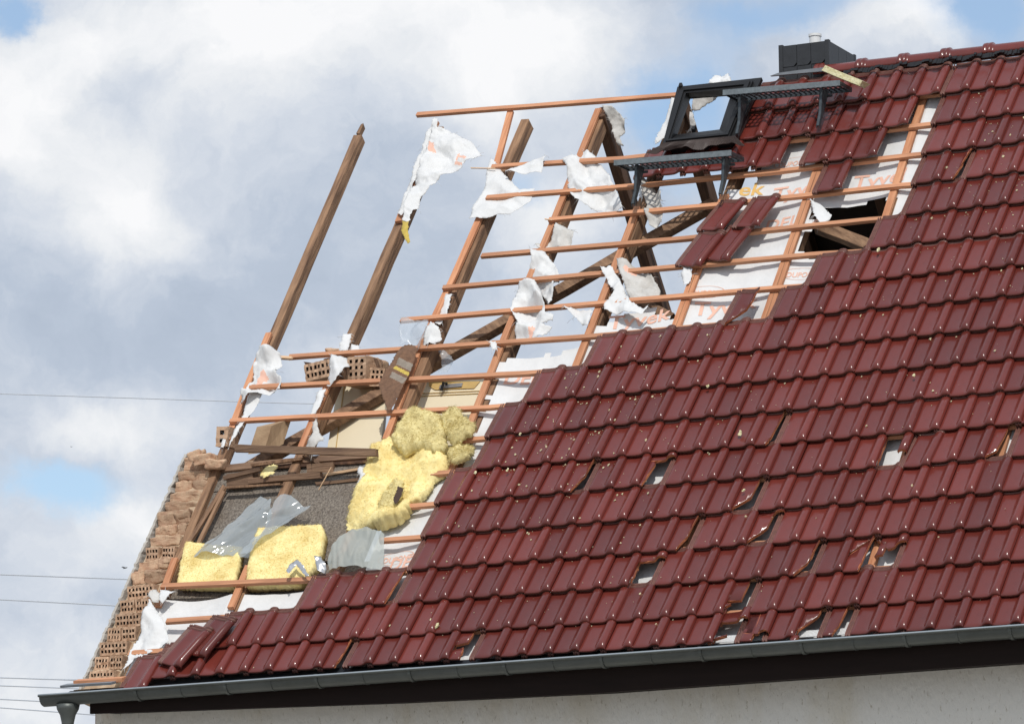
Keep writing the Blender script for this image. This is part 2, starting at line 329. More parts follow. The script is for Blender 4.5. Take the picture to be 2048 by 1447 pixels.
bm = bmesh.new(); box_axes(bm, Vector((-.40, .10, .035)), X * .20, Vector((0, .035, .01)), Vector((0, -.004, .014)))
part('verge_board', bm, M_batten)
bm = bmesh.new(); box_axes(bm, Vector((-.46, .05, .008)), X * .21, Vector((0, .05, .012)), Vector((0, -.003, .008)))
part('bitumen_strip', bm, M_leadg)

# ---------------------------------------------------------------- tiles
PRF = [(-.212, -.020), (-.2105, -.008), (-.2035, -.008), (-.2015, -.016), (-.1945, -.016), (-.1925, -.005), (-.1865, -.005), (-.1845, -.014), (-.172, -.016),
       (-.168, -.004), (-.163, .0005), (-.14, -.001), (-.10, -.0025), (-.065, -.001), (-.052, .002), (-.043, .009), (-.034, .020), (-.024, .0295), (-.012, .0345),
       (.002, .036), (.013, .0335), (.022, .0275), (.028, .018), (.0305, .006), (.031, -.006)]
ST = [(0, .0, -.008), (.0025, .50, -.007), (.006, .60, -.0042), (.012, .70, -.002), (.020, .80, -.0008), (.030, .885, 0), (.042, .95, 0), (.056, .985, 0), (.07, 1, 0), (.12, 1, 0), (.24, 1, 0), (.325, .97, 0), (.34, .78, -.001), (.352, .70, -.002), (.353, .68, .006), (.362, .68, .006), (.363, .66, -.003), (.376, .66, -.003), (.377, .66, .005), (.392, .66, .004), (.394, .6, -.008)]
ST[0] = (0, .42, -.010)
def tile_bm(mirror=False):
    bm = bmesh.new(); top = []; bot = []
    for y, rs, dz in ST:
        t = []; b = []
        for x, h in PRF:
            hh = h * rs if h > .004 else h
            ridge = dz if (x > -.185 or dz < 0) else dz * .4
            if dz > .003 and -.10 < x < -.086: ridge = -.002
            t.append(bm.verts.new((x, y, hh + (ridge if h > -.01 or dz < 0 else 0))))
            bh = hh - (.020 if y < .33 else .011) if x < .026 else hh - .003
            b.append(bm.verts.new((x + (.002 if x < -.2 else 0) - (.006 if x > .02 else 0), y + (.002 if y == 0 else 0), bh - (.004 if h < -.01 else 0) - (.004 if dz >= 0 and y < .02 else 0))))
        top.append(t); bot.append(b)
    n = len(PRF)
    for i in range(len(ST) - 1):
        for j in range(n - 1):
            f = bm.faces.new((top[i][j], top[i][j + 1], top[i + 1][j + 1], top[i + 1][j])); f.smooth = True
            if y > 9: pass
            if j < 8 or ST[i][0] > .348: f.material_index = 1
            f = bm.faces.new((bot[i][j], bot[i + 1][j], bot[i + 1][j + 1], bot[i][j + 1])); f.material_index = 1
        f = bm.faces.new((top[i][0], top[i + 1][0], bot[i + 1][0], bot[i][0])); f.material_index = 1
        f = bm.faces.new((top[i][-1], bot[i][-1], bot[i + 1][-1], top[i + 1][-1])); f.material_index = 0
    for j in range(n - 1):
        f = bm.faces.new((top[0][j], bot[0][j], bot[0][j + 1], top[0][j + 1])); f.material_index = 1
        f = bm.faces.new((top[-1][j], top[-1][j + 1], bot[-1][j + 1], bot[-1][j])); f.material_index = 1
    bmesh.ops.recalc_face_normals(bm, faces=bm.faces[:])
    return bm
M_ilk = mat('glazed_interlock', (.19, .075, .055), .5, var=.5, vscale=40, objvar=.2)
TM = [M_tile, M_ilk, M_clay]
def tmesh(bm, name):
    me = bpy.data.meshes.new(name); bm.to_mesh(me); bm.free()
    for m in TM: me.materials.append(m)
    return me
TILE = tmesh(tile_bm(), 'roof_tile')
TILT = .042 / .34
def tile_mw(u, v, n=-.036, rz=0, tilt=TILT, rx=0):
    a = math.atan(tilt)
    Y = S * math.cos(a) - NN * math.sin(a); Z = NN * math.cos(a) + S * math.sin(a)
    b = Matrix((X, Y, Z)).transposed()
    if rz: b = b @ Matrix.Rotation(rz, 3, 'Z')
    if rx: b = b @ Matrix.Rotation(rx, 3, 'Y')
    return Matrix.Translation(RP(u, v - .012, n)) @ b.to_4x4()
def drift(c, r):
    d = 0
    if r >= 14 and c <= 24: d = .045 * (25 - c) / 6
    if r == 0: d += random.uniform(-.002, .002)
    return d
def place(me, c, r, name='roof_tile', du=0, dv=0, **k):
    o = bpy.data.objects.new(name, me); C.objects.link(o)
    du += {0: .0, 16: -.03, 17: -.04}.get(r, 0) if c <= 24 and r >= 13 else 0
    o.parent = house; o.matrix_parent_inverse = HI
    rzj = random.gauss(0, .0035)
    o.matrix_basis = tile_mw(c * GW + du + random.gauss(0, .0012), ROWS[r] + drift(c, r) + dv + (.016 if r == 0 else 0) + random.gauss(0, .0018), -.036 + random.gauss(0, .0008), rz=k.get('rz', 0) + rzj, tilt=k.get('tilt', TILT) + random.gauss(0, .003))
    return o
def broken(pieces, jag=.004):
    """pieces: lists of cut lines (x0,y0,x1,y1) in tile widths / gauges measured from the roll centre and lower end; the left side of each line stays"""
    out = bmesh.new()
    for cuts in pieces:
        b = tile_bm()
        for x0, y0, x1, y1 in cuts:
            a = Vector((x0 * GW, y0 * .34, 0)); d = Vector(((x1 - x0) * GW, (y1 - y0) * .34, 0)); nrm = Vector((-d.y, d.x, .12 * d.length)).normalized()
            g = b.verts[:] + b.edges[:] + b.faces[:]
            bmesh.ops.bisect_plane(b, geom=g, plane_co=a, plane_no=nrm, clear_inner=True, dist=1e-5)
            ed = [e for e in b.edges if e.is_boundary]
            nf = bmesh.ops.holes_fill(b, edges=ed, sides=0)['faces']
            for f in nf: f.material_index = 2; f.smooth = False
            for v in {v for f in nf for v in f.verts}:
                t_ = (v.co.x * d.x + v.co.y * d.y) / max(d.length, 1e-6)
                j = noise.noise(Vector((t_ * 45, x0 * 7, y0 * 3))) * jag * 2
                v.co.x += nrm.x * j; v.co.y += nrm.y * j
        tmp = bpy.data.meshes.new('t'); b.to_mesh(tmp); b.free(); out.from_mesh(tmp); bpy.data.meshes.remove(tmp)
    return tmesh(out, 'broken_tile')
# what is left of each broken tile (column, row)
BRK = {
 (18, 5): [[(-.42, -.1, -.38, .45), (-.38, .35, -.62, .75), (-.62, .7, -.5, 1.3)], [(-1.2, .80, .3, .86)]],
 (22, 4): [[(-1.0, .02, -.28, .42), (-.32, 0, -.24, 1.3)]],
 (23, 3): [[(-.95, .0, -.26, .50), (-.30, 0, -.26, 1.3)], [(-1.3, .88, -.5, .92)]],
 (27, 5): [[(-.75, -.1, -.8, .30), (-.8, .25, -.35, .95), (-.4, 0, -.3, 1.3)], [(-.2, .36, .15, .38), (-.22, 1.2, -.14, 0)]],
 (28, 5): [[(-.62, 1.2, -1.0, -.2), (-.4, -.5, -.4, 1.5), (-1.2, 1.2, .1, .75)][:1] + [(-.1, -.4, .25, 1.2)][:0]],
 (28, 2): [[(-.4, .62, .3, .80), (-.95, .9, -.5, .62)], [(-1.05, .42, -.55, .45), (-.62, .1, -.58, 1.2), (-.8, 1.2, -1.0, .1)]],
 (27, 2): [[(-.35, -.2, -.12, .95), (-.3, .9, -.9, .45)], [(-.9, .52, -.3, .97), (-.22, .2, -.15, 1.2)]],
 (19, 2): [[(-.72, -.1, -.80, .35), (-.8, .3, -.55, .78), (-.6, .7, -.55, 1.3)], [(-1.3, .74, .1, .80)]],
 (23, 1): [[(-1.1, .38, .0, .36), (-.32, 0, -.3, 1.3)], [(-.95, .14, -.62, .30), (-.55, .28, -1.0, .34)]],
 (23, 0): [[(-.5, .22, -.9, .12), (-1.2, .0, -.6, .16), (-.45, .1, -.35, .7)], [(-1.1, .62, .1, .66), (.1, .98, -1.2, .9)]],
 (24, 0): [[(-.42, -.1, -.40, .1), (-.42, .08, -.5, 1.3)], [(-.6, .20, .2, .16)]],
 (26, 0): [[(-1.1, .0, -.30, .62), (-.34, 0, -.22, 1.3)]],
 (27, 0): [[(-.42, -.1, -.38, .32), (-.40, .25, -.10, .80), (-.2, 1.2, -.2, .3)][:2]],
 (13, 0): [[(-1.1, .38, -.4, .50), (-.45, 0, -.30, 1.3)], [(-.50, .34, -.95, .22), (-1.2, -.02, -.3, -.02), (-.42, -.2, -.45, .6)]],
 (14, 0): [[(-.10, 1.3, -1.1, .80)][:0] + [(-1.0, 1.2, -.95, -.4)][:0]],
 (9, 2): [[(-.42, -.1, -.20, 1.3)]],
 (15, 5): [[(-.60, -.05, -.18, .60), (-.20, .4, -.12, 1.3)]],
 (8, 0): [[(-.40, -.1, -.05, 1.3)]],
 (26, 14): [[(-.40, -.05, -.10, .75), (-.1, .6, .0, 1.3)]],
 (20, 3): [[(-.55, -.05, -.18, .50), (-.2, .4, -.10, 1.3)]],
 (25, 2): [[(-.68, -.05, -.25, .40), (-.25, .3, -.08, 1.3)]],
 (22, 6): [[(-.35, -.1, -.30, .30), (-.3, .2, .1, .9)]],
 (31, 5): [[(-.55, -.1, -.50, .25), (-.52, .2, -.22, .35), (-.22, .2, -.15, 1.3)]],
}
for k in ((28, 5), (14, 0)): BRK.pop(k)
FIRST = {0: 1, 1: 3, 2: 6, 3: 10, 4: 10, 5: 10, 6: 11, 7: 11, 8: 12, 9: 14, 10: 21, 11: 22, 12: 24, 13: 25, 14: 25, 15: 25, 16: 25, 17: 17}
LASTC = {r: int(round(33.9 - .34 * r)) for r in range(18)}
EXTRA = [(21, 14), (13, 15), (14, 15), (15, 15), (16, 15), (17, 15), (18, 15), (20, 15), (21, 15), (22, 15)] + [(c, 16) for c in range(17, 24)]
cells = [(c, r) for r in range(18) for c in range(FIRST[r], LASTC[r] + 1)] + EXTRA
for c, r in cells:
    if (c, r) in BRK:
        o = place(broken(BRK[(c, r)]), c, r, 'broken_tile')
    elif (c, r) in ((28, 5),): place(TILE, c, r, dv=-.03, rz=R_(-3.5), du=.01)
    else: place(TILE, c, r)
# tiles outside the photograph's frame to the right, one part
bm = bmesh.new()
for r in range(18):
    for c in range(LASTC[r] + 1, 46):
        k = len(bm.verts); bm.from_mesh(TILE); bm.verts.ensure_lookup_table()
        bmesh.ops.transform(bm, matrix=tile_mw(c * GW, ROWS[r]), verts=bm.verts[k:])
me = bpy.data.meshes.new('tile_field'); bm.to_mesh(me); bm.free()
for m in TM: me.materials.append(m)
o = bpy.data.objects.new('tile_field', me); C.objects.link(o); o.parent = house; o.matrix_parent_inverse = HI; o['kind'] = 'stuff'
# slipped eave tile at the left end
place(TILE, 0, 0, 'roof_tile', dv=-.11, du=.005, rz=R_(-1))
# ---------------------------------------------------------------- ridge tiles
RY, RZ = 4.05, 4.842
def ridge_mesh():
    bm = bmesh.new(); n = 12; rings = []
    for x, r in ((-.03, .100), (-.025, .104), (.0, .104), (.006, .094), (.012, .104), (.036, .104), (.042, .090), (.06, .086), (.36, .083), (.38, .082)):
        ring = []
        for k in range(n + 1):
            a = math.pi * (k / n) * 1.06 - .03 * math.pi
            ring.append(bm.verts.new((x, -r * math.cos(a) * 1.05, r * math.sin(a) * .93)))
        for k in range(n, -1, -1):
            a = math.pi * (k / n) * 1.06 - .03 * math.pi
            ring.append(bm.verts.new((x, -(r - .012) * math.cos(a) * 1.05, (r - .012) * math.sin(a) * .93)))
        rings.append(ring)
    for a, b in zip(rings[:-1], rings[1:]):
        for i in range(len(a)):
            f = bm.faces.new((a[i], a[(i + 1) % len(a)], b[(i + 1) % len(a)], b[i])); f.smooth = True
    bm.faces.new(rings[0]); bm.faces.new(rings[-1]); bmesh.ops.recalc_face_normals(bm, faces=bm.faces[:])
    return tmesh(bm, 'ridge_tile')
RM_ = ridge_mesh(); x = 3.60
while x < 9:
    o = bpy.data.objects.new('ridge_tile', RM_); C.objects.link(o); o.parent = house; o.matrix_parent_inverse = HI
    o.matrix_basis = Matrix.Translation((x, RY, RZ)); x += .343
bm = bmesh.new()   # black ridge vent roll with its scalloped lower edge
for i in range(260):
    x0 = 3.85 + i * .02; ph = ((x0 / GW) % 1) * 2 * math.pi; d = .015 * math.cos(ph)
    n0 = -.012 + .014 * max(0, math.cos(ph))
    q = [bm.verts.new(RP(x0 + s, v, n0 - (6.22 - v) * .02 + .004 * (i % 2))) for s, v in ((0, 6.195), (.02, 6.195), (.02, 6.155 + d), (0, 6.155 + d))]; bm.faces.new(q)
o = part('ridge_vent_strip', bm, M_black); sm = o.modifiers.new('thick', 'SOLIDIFY'); sm.thickness = .006
# ---------------------------------------------------------------- rafters, counter battens, battens
def raf(u, v0, v1, n=-.166, w=.045, h=.065, m=None, name='rafter', seed=0, uu=None):
    bm = bmesh.new(); u2 = uu if uu is not None else u
    beam(bm, [RP(u + (u2 - u) * t, v0 + (v1 - v0) * t, n - h) for t in (0, .5, 1)], X * w, NN * h, 10, .006, seed)
    return part(name, bm, m or M_raft)
RU = [-.29, .30, 1.065, 1.745, 2.42, 3.13, 3.84, 4.57, 5.28, 5.98, 6.69, 7.4, 8.1, 8.8]
VT = [UV(706, 273, -.166)[1], 6.30, 6.26, 6.30, 6.30, 6.3, 6.3] + [6.3] * 7
for i, u in enumerate(RU):
    w_, h_ = (.034, .046) if i == 0 else (.038, .052)
    if i < 2:
        (xa, ya), (xb, yb) = (((706, 273), (355, 1097)), ((784, 457), (555, 990)))[i]
        ua, va = UV(xa, ya, -.166); ub, vb = UV(xb, yb, -.166); k = (ua - ub) / (va - vb)
        raf(ub + k * (.02 - vb) + w_, .02, VT[i], seed=i, uu=ub + k * (VT[i] - vb) + w_, w=w_, h=h_)
    else: raf(u + .008, .02, VT[i], seed=i, uu=u - .004, w=w_, h=h_)
bm = bmesh.new(); q_ = UV(722, 262, -.19); box_axes(bm, RP(q_[0], q_[1], -.19), X * .012, S * .06, NN * .025, .006); part('rafter_splinter', bm, M_raft)
def cbat(pts, n=-.141, w=.026):
    q = [UV(x, y, n) for x, y in pts]
    bm = bmesh.new(); beam(bm, [RP(u, v, n) for u, v in q], X * w, NN * .0135, 5, .002, q[0][0]); return part('counter_batten', bm, M_cbat)
cbat([(538, 668), (500, 760), (455, 880)]); cbat([(350, 1118), (316, 1212)]); cbat([(872, 246), (835, 345), (797, 444)])
cbat([(655, 772), (602, 895)]); cbat([(497, 1132), (462, 1215)]); cbat([(1021, 225), (975, 400), (905, 560), (838, 700), (772, 878)])
cbat([(1197, 220), (1104, 450), (1012, 668), (940, 850), (900, 950)])
for i, (v0, v1) in {4: (2.0, 4.95), 5: (1.0, 4.98), 6: (.2, 5.6), 7: (.2, 6.0)}.items():
    u = RU[i]; bm = bmesh.new(); beam(bm, [RP(u, v0, -.141), RP(u - (.05 if i == 7 else 0), v1, -.141)], X * (.036 if i in (5, 6) else .028), NN * .0135, 8, .002, i); part('counter_batten', bm, M_cbat)
    if i in (5, 6):
        bm = bmesh.new(); box_axes(bm, RP(u + .004, (v0 + v1) / 2, -.1265), X * .0012, S * ((v1 - v0) / 2), NN * .002); part('counter_batten_joint', bm, M_raft)
for i in range(8, 14): bm = bmesh.new(); beam(bm, [RP(RU[i], .2, -.141), RP(RU[i], 6.1, -.141)], X * .028, NN * .0135, 4, .001, i); part('counter_batten', bm, M_cbat)
BAT = {1: [], 2: [(335, 1242), (415, 1237)], 3: [(325, 1172), (605, 1160)], 4: 1.40, 5: 1.50, 6: 1.6, 7: 1.68,
       8: [(462, 842), (980, 815)], 9: [(500, 775), (1060, 747)], 10: [(580, 714), (1175, 674)], 11: [(803, 641), (1550, 577)], 12: [(887, 576), (1625, 510)],
       13: [(965, 512), (1370, 478), (1740, 440)], 14: [(1100, 440), (1420, 412), (1800, 372)], 15: [(975, 396), (1260, 373), (1560, 343), (1830, 311)],
       16: [(985, 334), (1245, 318)], 17: 3.05}
def batten(pts, seed=0, m=None, name='batten', tail=None):
    bm = bmesh.new(); beam(bm, [RP(u, v, -.109) for u, v in pts], S * .021, NN * .0145, 8, .0025, seed)
    return part(name, bm, m or M_batten)
BV = {1: .40, 2: .735, 3: 1.065, 4: 1.39, 5: 1.73, 6: 2.06, 7: 2.40, 8: 2.735, 9: 3.075, 10: 3.42, 11: 3.755, 12: 4.10, 13: 4.44, 14: 4.80, 15: 5.155, 16: 5.52, 17: 5.89}
for j, q in BAT.items():
    if j == 1: p = [(-.30, .40)]
    elif isinstance(q, float): p = [(q, BV[j] + (-.0 if j < 17 else 0))]
    else: p = [UV(x, y, -.109) for x, y in q]
    p.append((max(p[-1][0] + .4, 4.4), BV[j])); p.append((8.9, BV[j])); batten(p, j)
p = [UV(835, 230, -.109), UV(1100, 210, -.109), UV(1362, 190, -.109)]; batten(p, 31)
bm = bmesh.new(); a, b = RP(*UV(526, 712, -.104), -.104), RP(*UV(582, 716, -.09), -.09)
beam(bm, [a, b], S * .013, NN * .010, 5, .004, 3); part('splintered_batten_end', bm, M_raw)
for (x0, y0), (x1, y1) in (((942, 336), (990, 337)), ((1090, 438), (1104, 440))):
    bm = bmesh.new(); beam(bm, [RP(*UV(x0, y0, -.09), -.09), RP(*UV(x1, y1, -.09), -.09)], S * .004, NN * .004, 2, .001, x0); part('batten_splinter', bm, M_raw)
# rear slope ------------------------------------------------
YA, ZA = 4.06, 4.80
SR = Vector((0, math.cos(TH), -math.sin(TH))); NR = Vector((0, math.sin(TH), math.cos(TH)))
for i, u in enumerate(RU):
    if i in (0, 1, 2): continue
    L = {3: 2.0, 4: 1.0}.get(i, 6.3)
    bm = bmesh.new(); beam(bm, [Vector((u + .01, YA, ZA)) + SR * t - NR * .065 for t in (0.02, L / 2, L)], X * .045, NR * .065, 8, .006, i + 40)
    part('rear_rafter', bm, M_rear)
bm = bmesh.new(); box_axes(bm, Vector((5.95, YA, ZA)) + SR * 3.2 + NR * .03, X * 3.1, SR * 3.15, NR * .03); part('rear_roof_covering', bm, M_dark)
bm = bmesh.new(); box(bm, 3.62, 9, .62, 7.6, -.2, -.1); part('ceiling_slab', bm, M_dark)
bm = bmesh.new(); vs = [bm.verts.new((9, y, z)) for y, z in ((.38, -5.1), (7.9, -5.1), (7.9, -.1), (YA, 4.9), (.1, -.05))]; bm.faces.new(vs)
vs2 = [bm.verts.new((9.25, v.co.y, v.co.z)) for v in vs]; bm.faces.new(vs2[::-1])
for i in range(5): bm.faces.new((vs[i], vs2[i], vs2[(i + 1) % 5], vs[(i + 1) % 5]))
part('far_gable_wall', bm, M_render)
bm = bmesh.new(); box(bm, -.60, 9, 7.7, 7.9, -5.1, 0); part('rear_wall', bm, M_render)
# wind brace and other loose timbers
def stick(name, p0, p1, n0, n1, w, h, m, seed=1, rough=.006):
    a = RP(*UV(*p0, n0), n0); b = RP(*UV(*p1, n1), n1); L = (b - a).normalized(); sv_ = L.cross(NN).normalized()
    bm = bmesh.new(); beam(bm, [a, a.lerp(b, .5), b], sv_ * w, NN * h, 8, rough, seed); return part(name, bm, m)
stick('wind_brace', (1428, 408), (466, 955), -.32, -.32, .055, .035, M_brace)
stick('wind_brace', (1640, 455), (1735, 492), -.36, -.36, .05, .03, M_brace, 5)
stick('wind_brace', (1280, 610), (1340, 640), -.42, -.42, .05, .04, M_brace, 8)
bm = bmesh.new(); beam(bm, [ONY(472, 896, 1.42), ONY(610, 901, 1.42), ONY(752, 905, 1.42)], Vector((0, 0, .028)), Vector((0, .02, 0)), 8, .005, 3); part('attic_rail', bm, M_oldx)
# ---------------------------------------------------------------- roof membrane, bay by bay
memb = None
def sag(u, v, i):
    a, b = RU[i], RU[i + 1]; s = (u - a) / (b - a); s = min(max(s, 0), 1)
    k = math.sin(math.pi * s)
    return -.1565 - k * (.018 + .020 * (1 + noise.noise(Vector((i * 3.1, v * 1.7, 0))))) + .008 * k * noise.noise(Vector((u * 9, v * 3, i)))
def ragged(v, amp, seed): return amp * noise.noise(Vector((v * 9, seed, 0))) + amp * .5 * noise.noise(Vector((v * 31, seed, 3)))
def bay(i, keep, du=.045, v0=.05, v1=6.2, nm='roof_membrane'):
    a, b = RU[i], RU[i + 1]; nu = 14; nv = int((v1 - v0) / .045)
    bm = bmesh.new(); G = {}
    for q in range(nv + 1):
        for p_ in range(nu + 1):
            u = a + (b - a) * p_ / nu; v = v0 + (v1 - v0) * q / nv
            if keep(u + ragged(v, .02, i), v + ragged(u, .03, i + 5)): 
                G[p_, q] = bm.verts.new(RP(u, v, sag(u, v, i)))
    for (p_, q), w in list(G.items()):
        if all(k in G for k in ((p_ + 1, q), (p_ + 1, q + 1), (p_, q + 1))): bm.faces.new((w, G[p_ + 1, q], G[p_ + 1, q + 1], G[p_, q + 1]))
    for v in [v for v in bm.verts if not v.link_faces]: bm.verts.remove(v)
    if not bm.faces: bm.free(); return None
    me = bpy.data.meshes.new(nm); bm.to_mesh(me); bm.free()
    if me.polygons[0].normal.dot(NN) < 0: me.flip_normals()
    return part(nm, me, M_memb, smooth=True)
MB = {}
MB[0] = bay(0, lambda u, v: v < 1.03)
MB[1] = bay(1, lambda u, v: v < 1.04)
MB[2] = bay(2, lambda u, v: v < 2.3 and u > 1.3)
MB[3] = bay(3, lambda u, v: v < 3.44 - .12 * (2.42 - u) and u > 1.745 - 0)
MB[4] = bay(4, lambda u, v: v < 3.62 + .22 * math.sin((u - 2.42) / .71 * 2.6) - (.10 if u > 2.9 else 0))
MB[5] = bay(5, lambda u, v: v < 5.10 or (u > 3.3 and v < 5.9))
MB[6] = bay(6, lambda u, v: v < 6.2 and not (v > 4.18 and v < 4.74 and u > 4.02 - .10 * abs(math.sin((v - 4.2) * 9)) and u < 4.53))
for i in range(7, 13): MB[i] = bay(i, lambda u, v: v < 6.2)
def textmesh(s, size):
    cu = bpy.data.curves.new('lettering', 'FONT'); cu.body = s; cu.size = size; cu.resolution_u = 3; cu.offset = size * .018
    o = bpy.data.objects.new('lettering', cu); C.objects.link(o); bpy.context.view_layer.update()
    me = bpy.data.meshes.new_from_object(o.evaluated_get(bpy.context.evaluated_depsgraph_get())); bpy.data.objects.remove(o); return me
def on_memb(me, i, x, y, sx=1.0, shear=0.0, m=None, rot=0, nm='printed_lettering'):
    u0, v0 = UV(x, y, -.16); c_, s_ = math.cos(rot), math.sin(rot)
    bm = bmesh.new(); bm.from_mesh(me)
    bmesh.ops.triangulate(bm, faces=bm.faces[:])
    long = [e for e in bm.edges if e.calc_length() > .04]
    bmesh.ops.subdivide_edges(bm, edges=long, cuts=2)
    for v in bm.verts:
        a, b = v.co.x * sx + v.co.y * shear, v.co.y; a, b = a * c_ - b * s_, a * s_ + b * c_
        u, w = u0 + a, v0 + b; v.co = RP(u, w, sag(u, w, i) + .0035)
    bmesh.ops.delete(bm, geom=[f for f in bm.faces if not (RU[i] + .01 < f.calc_center_median().x < RU[i + 1] - .01)], context='FACES')
    me2 = bpy.data.meshes.new(nm); bm.to_mesh(me2); bm.free()
    return part(nm, me2, m or M_print, MB[i]) if me2.polygons else None
def oval(i, x, y, w=.30, h=.13):
    u0, v0 = UV(x, y, -.16); bm = bmesh.new(); r1 = []; r2 = []
    for k in range(40):
        a = 2 * math.pi * k / 40
        for rr, L in ((1, r1), (.955, r2)):
            u, v = u0 + w / 2 * rr * math.cos(a), v0 + h / 2 * rr * math.sin(a); L.append(bm.verts.new(RP(u, v, sag(u, v, i) + .0035)))
    for k in range(40): bm.faces.new((r1[k], r1[(k + 1) % 40], r2[(k + 1) % 40], r2[k]))
    bmesh.ops.delete(bm, geom=[f for f in bm.faces if not (RU[i] + .01 < f.calc_center_median().x < RU[i + 1] - .01)], context='FACES')
    me = bpy.data.meshes.new('printed_oval'); bm.to_mesh(me); bm.free()
    if me.polygons: part('printed_oval', me, M_print, MB[i])
    me = textmesh('DUPONT', .075)
    on_memb(me, i, x - .115 * 252, y + 9, .78)
on_memb(textmesh('Tyvek', .20), 5, 1538, 395); on_memb(textmesh('Tyvek', .20), 6, 1700, 372)
on_memb(textmesh('Tyvek', .20), 5, 1383, 628, rot=.06); on_memb(textmesh('ek', .20), 5, 1474, 389, m=M_printy)
on_memb(textmesh('DELTA', .17), 5, 1524, 455, .95); on_memb(textmesh('A', .17), 6, 1622, 447)
on_memb(textmesh('DELTA', .19), 3, 1003, 765, .9); on_memb(textmesh('Tyvek', .2), 4, 1212, 655, rot=.1)
oval(5, 1583, 322); oval(5, 1410, 582); oval(6, 1600, 545); oval(6, 1578, 565 + 400); oval(2, 790, 1110)
on_memb(textmesh('DELTA', .17), 2, 770, 1135, .9)
# ---------------------------------------------------------------- crumpled sheets
def sheet_mesh(poly, plane, step=.016, amp=.03, fold=(1, .3), freq=14, seed=0, jag=.005, curl=0, name='sheet', hole=None, prints=(), pleat=False):
    """outline points (photo survey px) laid on the plane n=const of the slope (or ('y', depth)), folded and creased"""
    if isinstance(plane, tuple):
        pts = [ONY(x, y, plane[1]) for x, y in poly]; A, B, Nn = X, Vector((0, 0, 1)), Vector((0, -1, 0))
    else:
        pts = [RP(*UV(x, y, plane), plane) for x, y in poly]; A, B, Nn = X, S, NN
    o0 = pts[0]; p2 = [Vector(((q - o0).dot(A), (q - o0).dot(B))) for q in pts]
    bd = []
    for a, b in zip(p2, p2[1:] + p2[:1]):
        n = max(1, int((b - a).length / (step * .7)))
        d = (b - a); pr = Vector((-d.y, d.x)); pr = pr / max(pr.length, 1e-6)
        for k in range(n):
            q = a.lerp(b, k / n)
            if k: q = q + pr * jag * 2 * noise.noise(Vector((q.x * 60, q.y * 60, seed)))
            bd.append(q)
    xs = [q.x for q in bd]; ys = [q.y for q in bd]; inner = []
    def inside(q):
        c = False; j = len(bd) - 1
        for i in range(len(bd)):
            if (bd[i].y > q.y) != (bd[j].y > q.y) and q.x < (bd[j].x - bd[i].x) * (q.y - bd[i].y) / (bd[j].y - bd[i].y) + bd[i].x: c = not c
            j = i
        return c
    y = min(ys); r = 0
    while y < max(ys):
        x = min(xs) + (step / 2 if r % 2 else 0)
        while x < max(xs):
            q = Vector((x + random.uniform(-.2, .2) * step, y + random.uniform(-.2, .2) * step))
            if inside(q) and min((q - b).length for b in bd) > step * .45: inner.append(q)
            x += step
        y += step * .87; r += 1
    n = len(bd); allp = bd + inner
    res = delaunay_2d_cdt(allp, [(i, (i + 1) % n) for i in range(n)], [list(range(n))], 1, 1e-6)
    vs, fs = res[0], res[2]; f1 = Vector(fold).normalized(); f2 = Vector((-f1.y, f1.x))
    cx, cy = sum(xs) / n, sum(ys) / n; W_ = max(max(xs) - min(xs), .05); out = []
    for q in vs:
        a, b = q.dot(f1), q.dot(f2)
        w = noise.noise(Vector((q.x * 4, q.y * 4, seed))) * .08
        h = 0
        if pleat:
            ph = a * freq * 1.3 + 1.2 * noise.noise(Vector((q.x * 3, q.y * 3, seed))) + b * 1.5
            h = (math.sin(ph) + .45 * math.sin(ph * 2.3 + seed)) * amp * .6 + (abs(noise.noise(Vector((a * 16, b * 5, seed)))) - .2) * amp * .9
        else:
            ph = a * freq * 1.9 + 2.2 * noise.noise(Vector((q.x * 4, q.y * 4, seed))) + b * 2
            h = (abs((ph / math.pi) % 2 - 1) - .5) * amp * 2.1 * (.6 + noise.noise(Vector((q.x * 7, q.y * 7, seed + 5))))
            for kk in range(5):
                an = kk * 1.9 + seed * 2.7; dv_ = Vector((math.cos(an), math.sin(an)))
                ph = q.dot(dv_) * freq * (.7 + .55 * kk) + 1.6 * noise.noise(Vector((q.x * 5, q.y * 5, seed + kk))) + kk
                h += (abs((ph / math.pi) % 2 - 1) - .5) * amp * 1.4 / (1 + .6 * kk)
            h += (.3 - abs(noise.noise(Vector((a * 40, b * 14, seed + 9))))) * amp * .5
        h += curl * ((q.x - cx) / W_) ** 2 * 2
        out.append(o0 + A * q.x + B * q.y + Nn * h)
    fs = [f for f in fs if len(f) > 2]; me = pydata(name, out, fs)
    if prints:
        me['pf'] = 1; pidx = []
        pk = []
        for pp in prints:
            if isinstance(pp, tuple): pp, kk = pp
            else: kk = 1
            pk.append(kk)
            P3 = [ONY(x, y, plane[1]) for x, y in pp] if isinstance(plane, tuple) else [RP(*UV(x, y, plane), plane) for x, y in pp]
            pidx.append([Vector(((q - o0).dot(A), (q - o0).dot(B))) for q in P3])
        for fi, f in enumerate(fs):
            c = sum((Vector(vs[i]) for i in f), Vector((0, 0))) / len(f)
            for kk, bd2 in zip(pk, pidx):
                ins = False; j = len(bd2) - 1
                for i in range(len(bd2)):
                    if (bd2[i].y > c.y) != (bd2[j].y > c.y) and c.x < (bd2[j].x - bd2[i].x) * (c.y - bd2[i].y) / (bd2[j].y - bd2[i].y) + bd2[i].x: ins = not ins
                    j = i
                if ins: me.polygons[fi].material_index = kk
    if me.polygons and sum((p_.normal.dot(Nn) for p_ in me.polygons)) < 0: me.flip_normals()
    return me
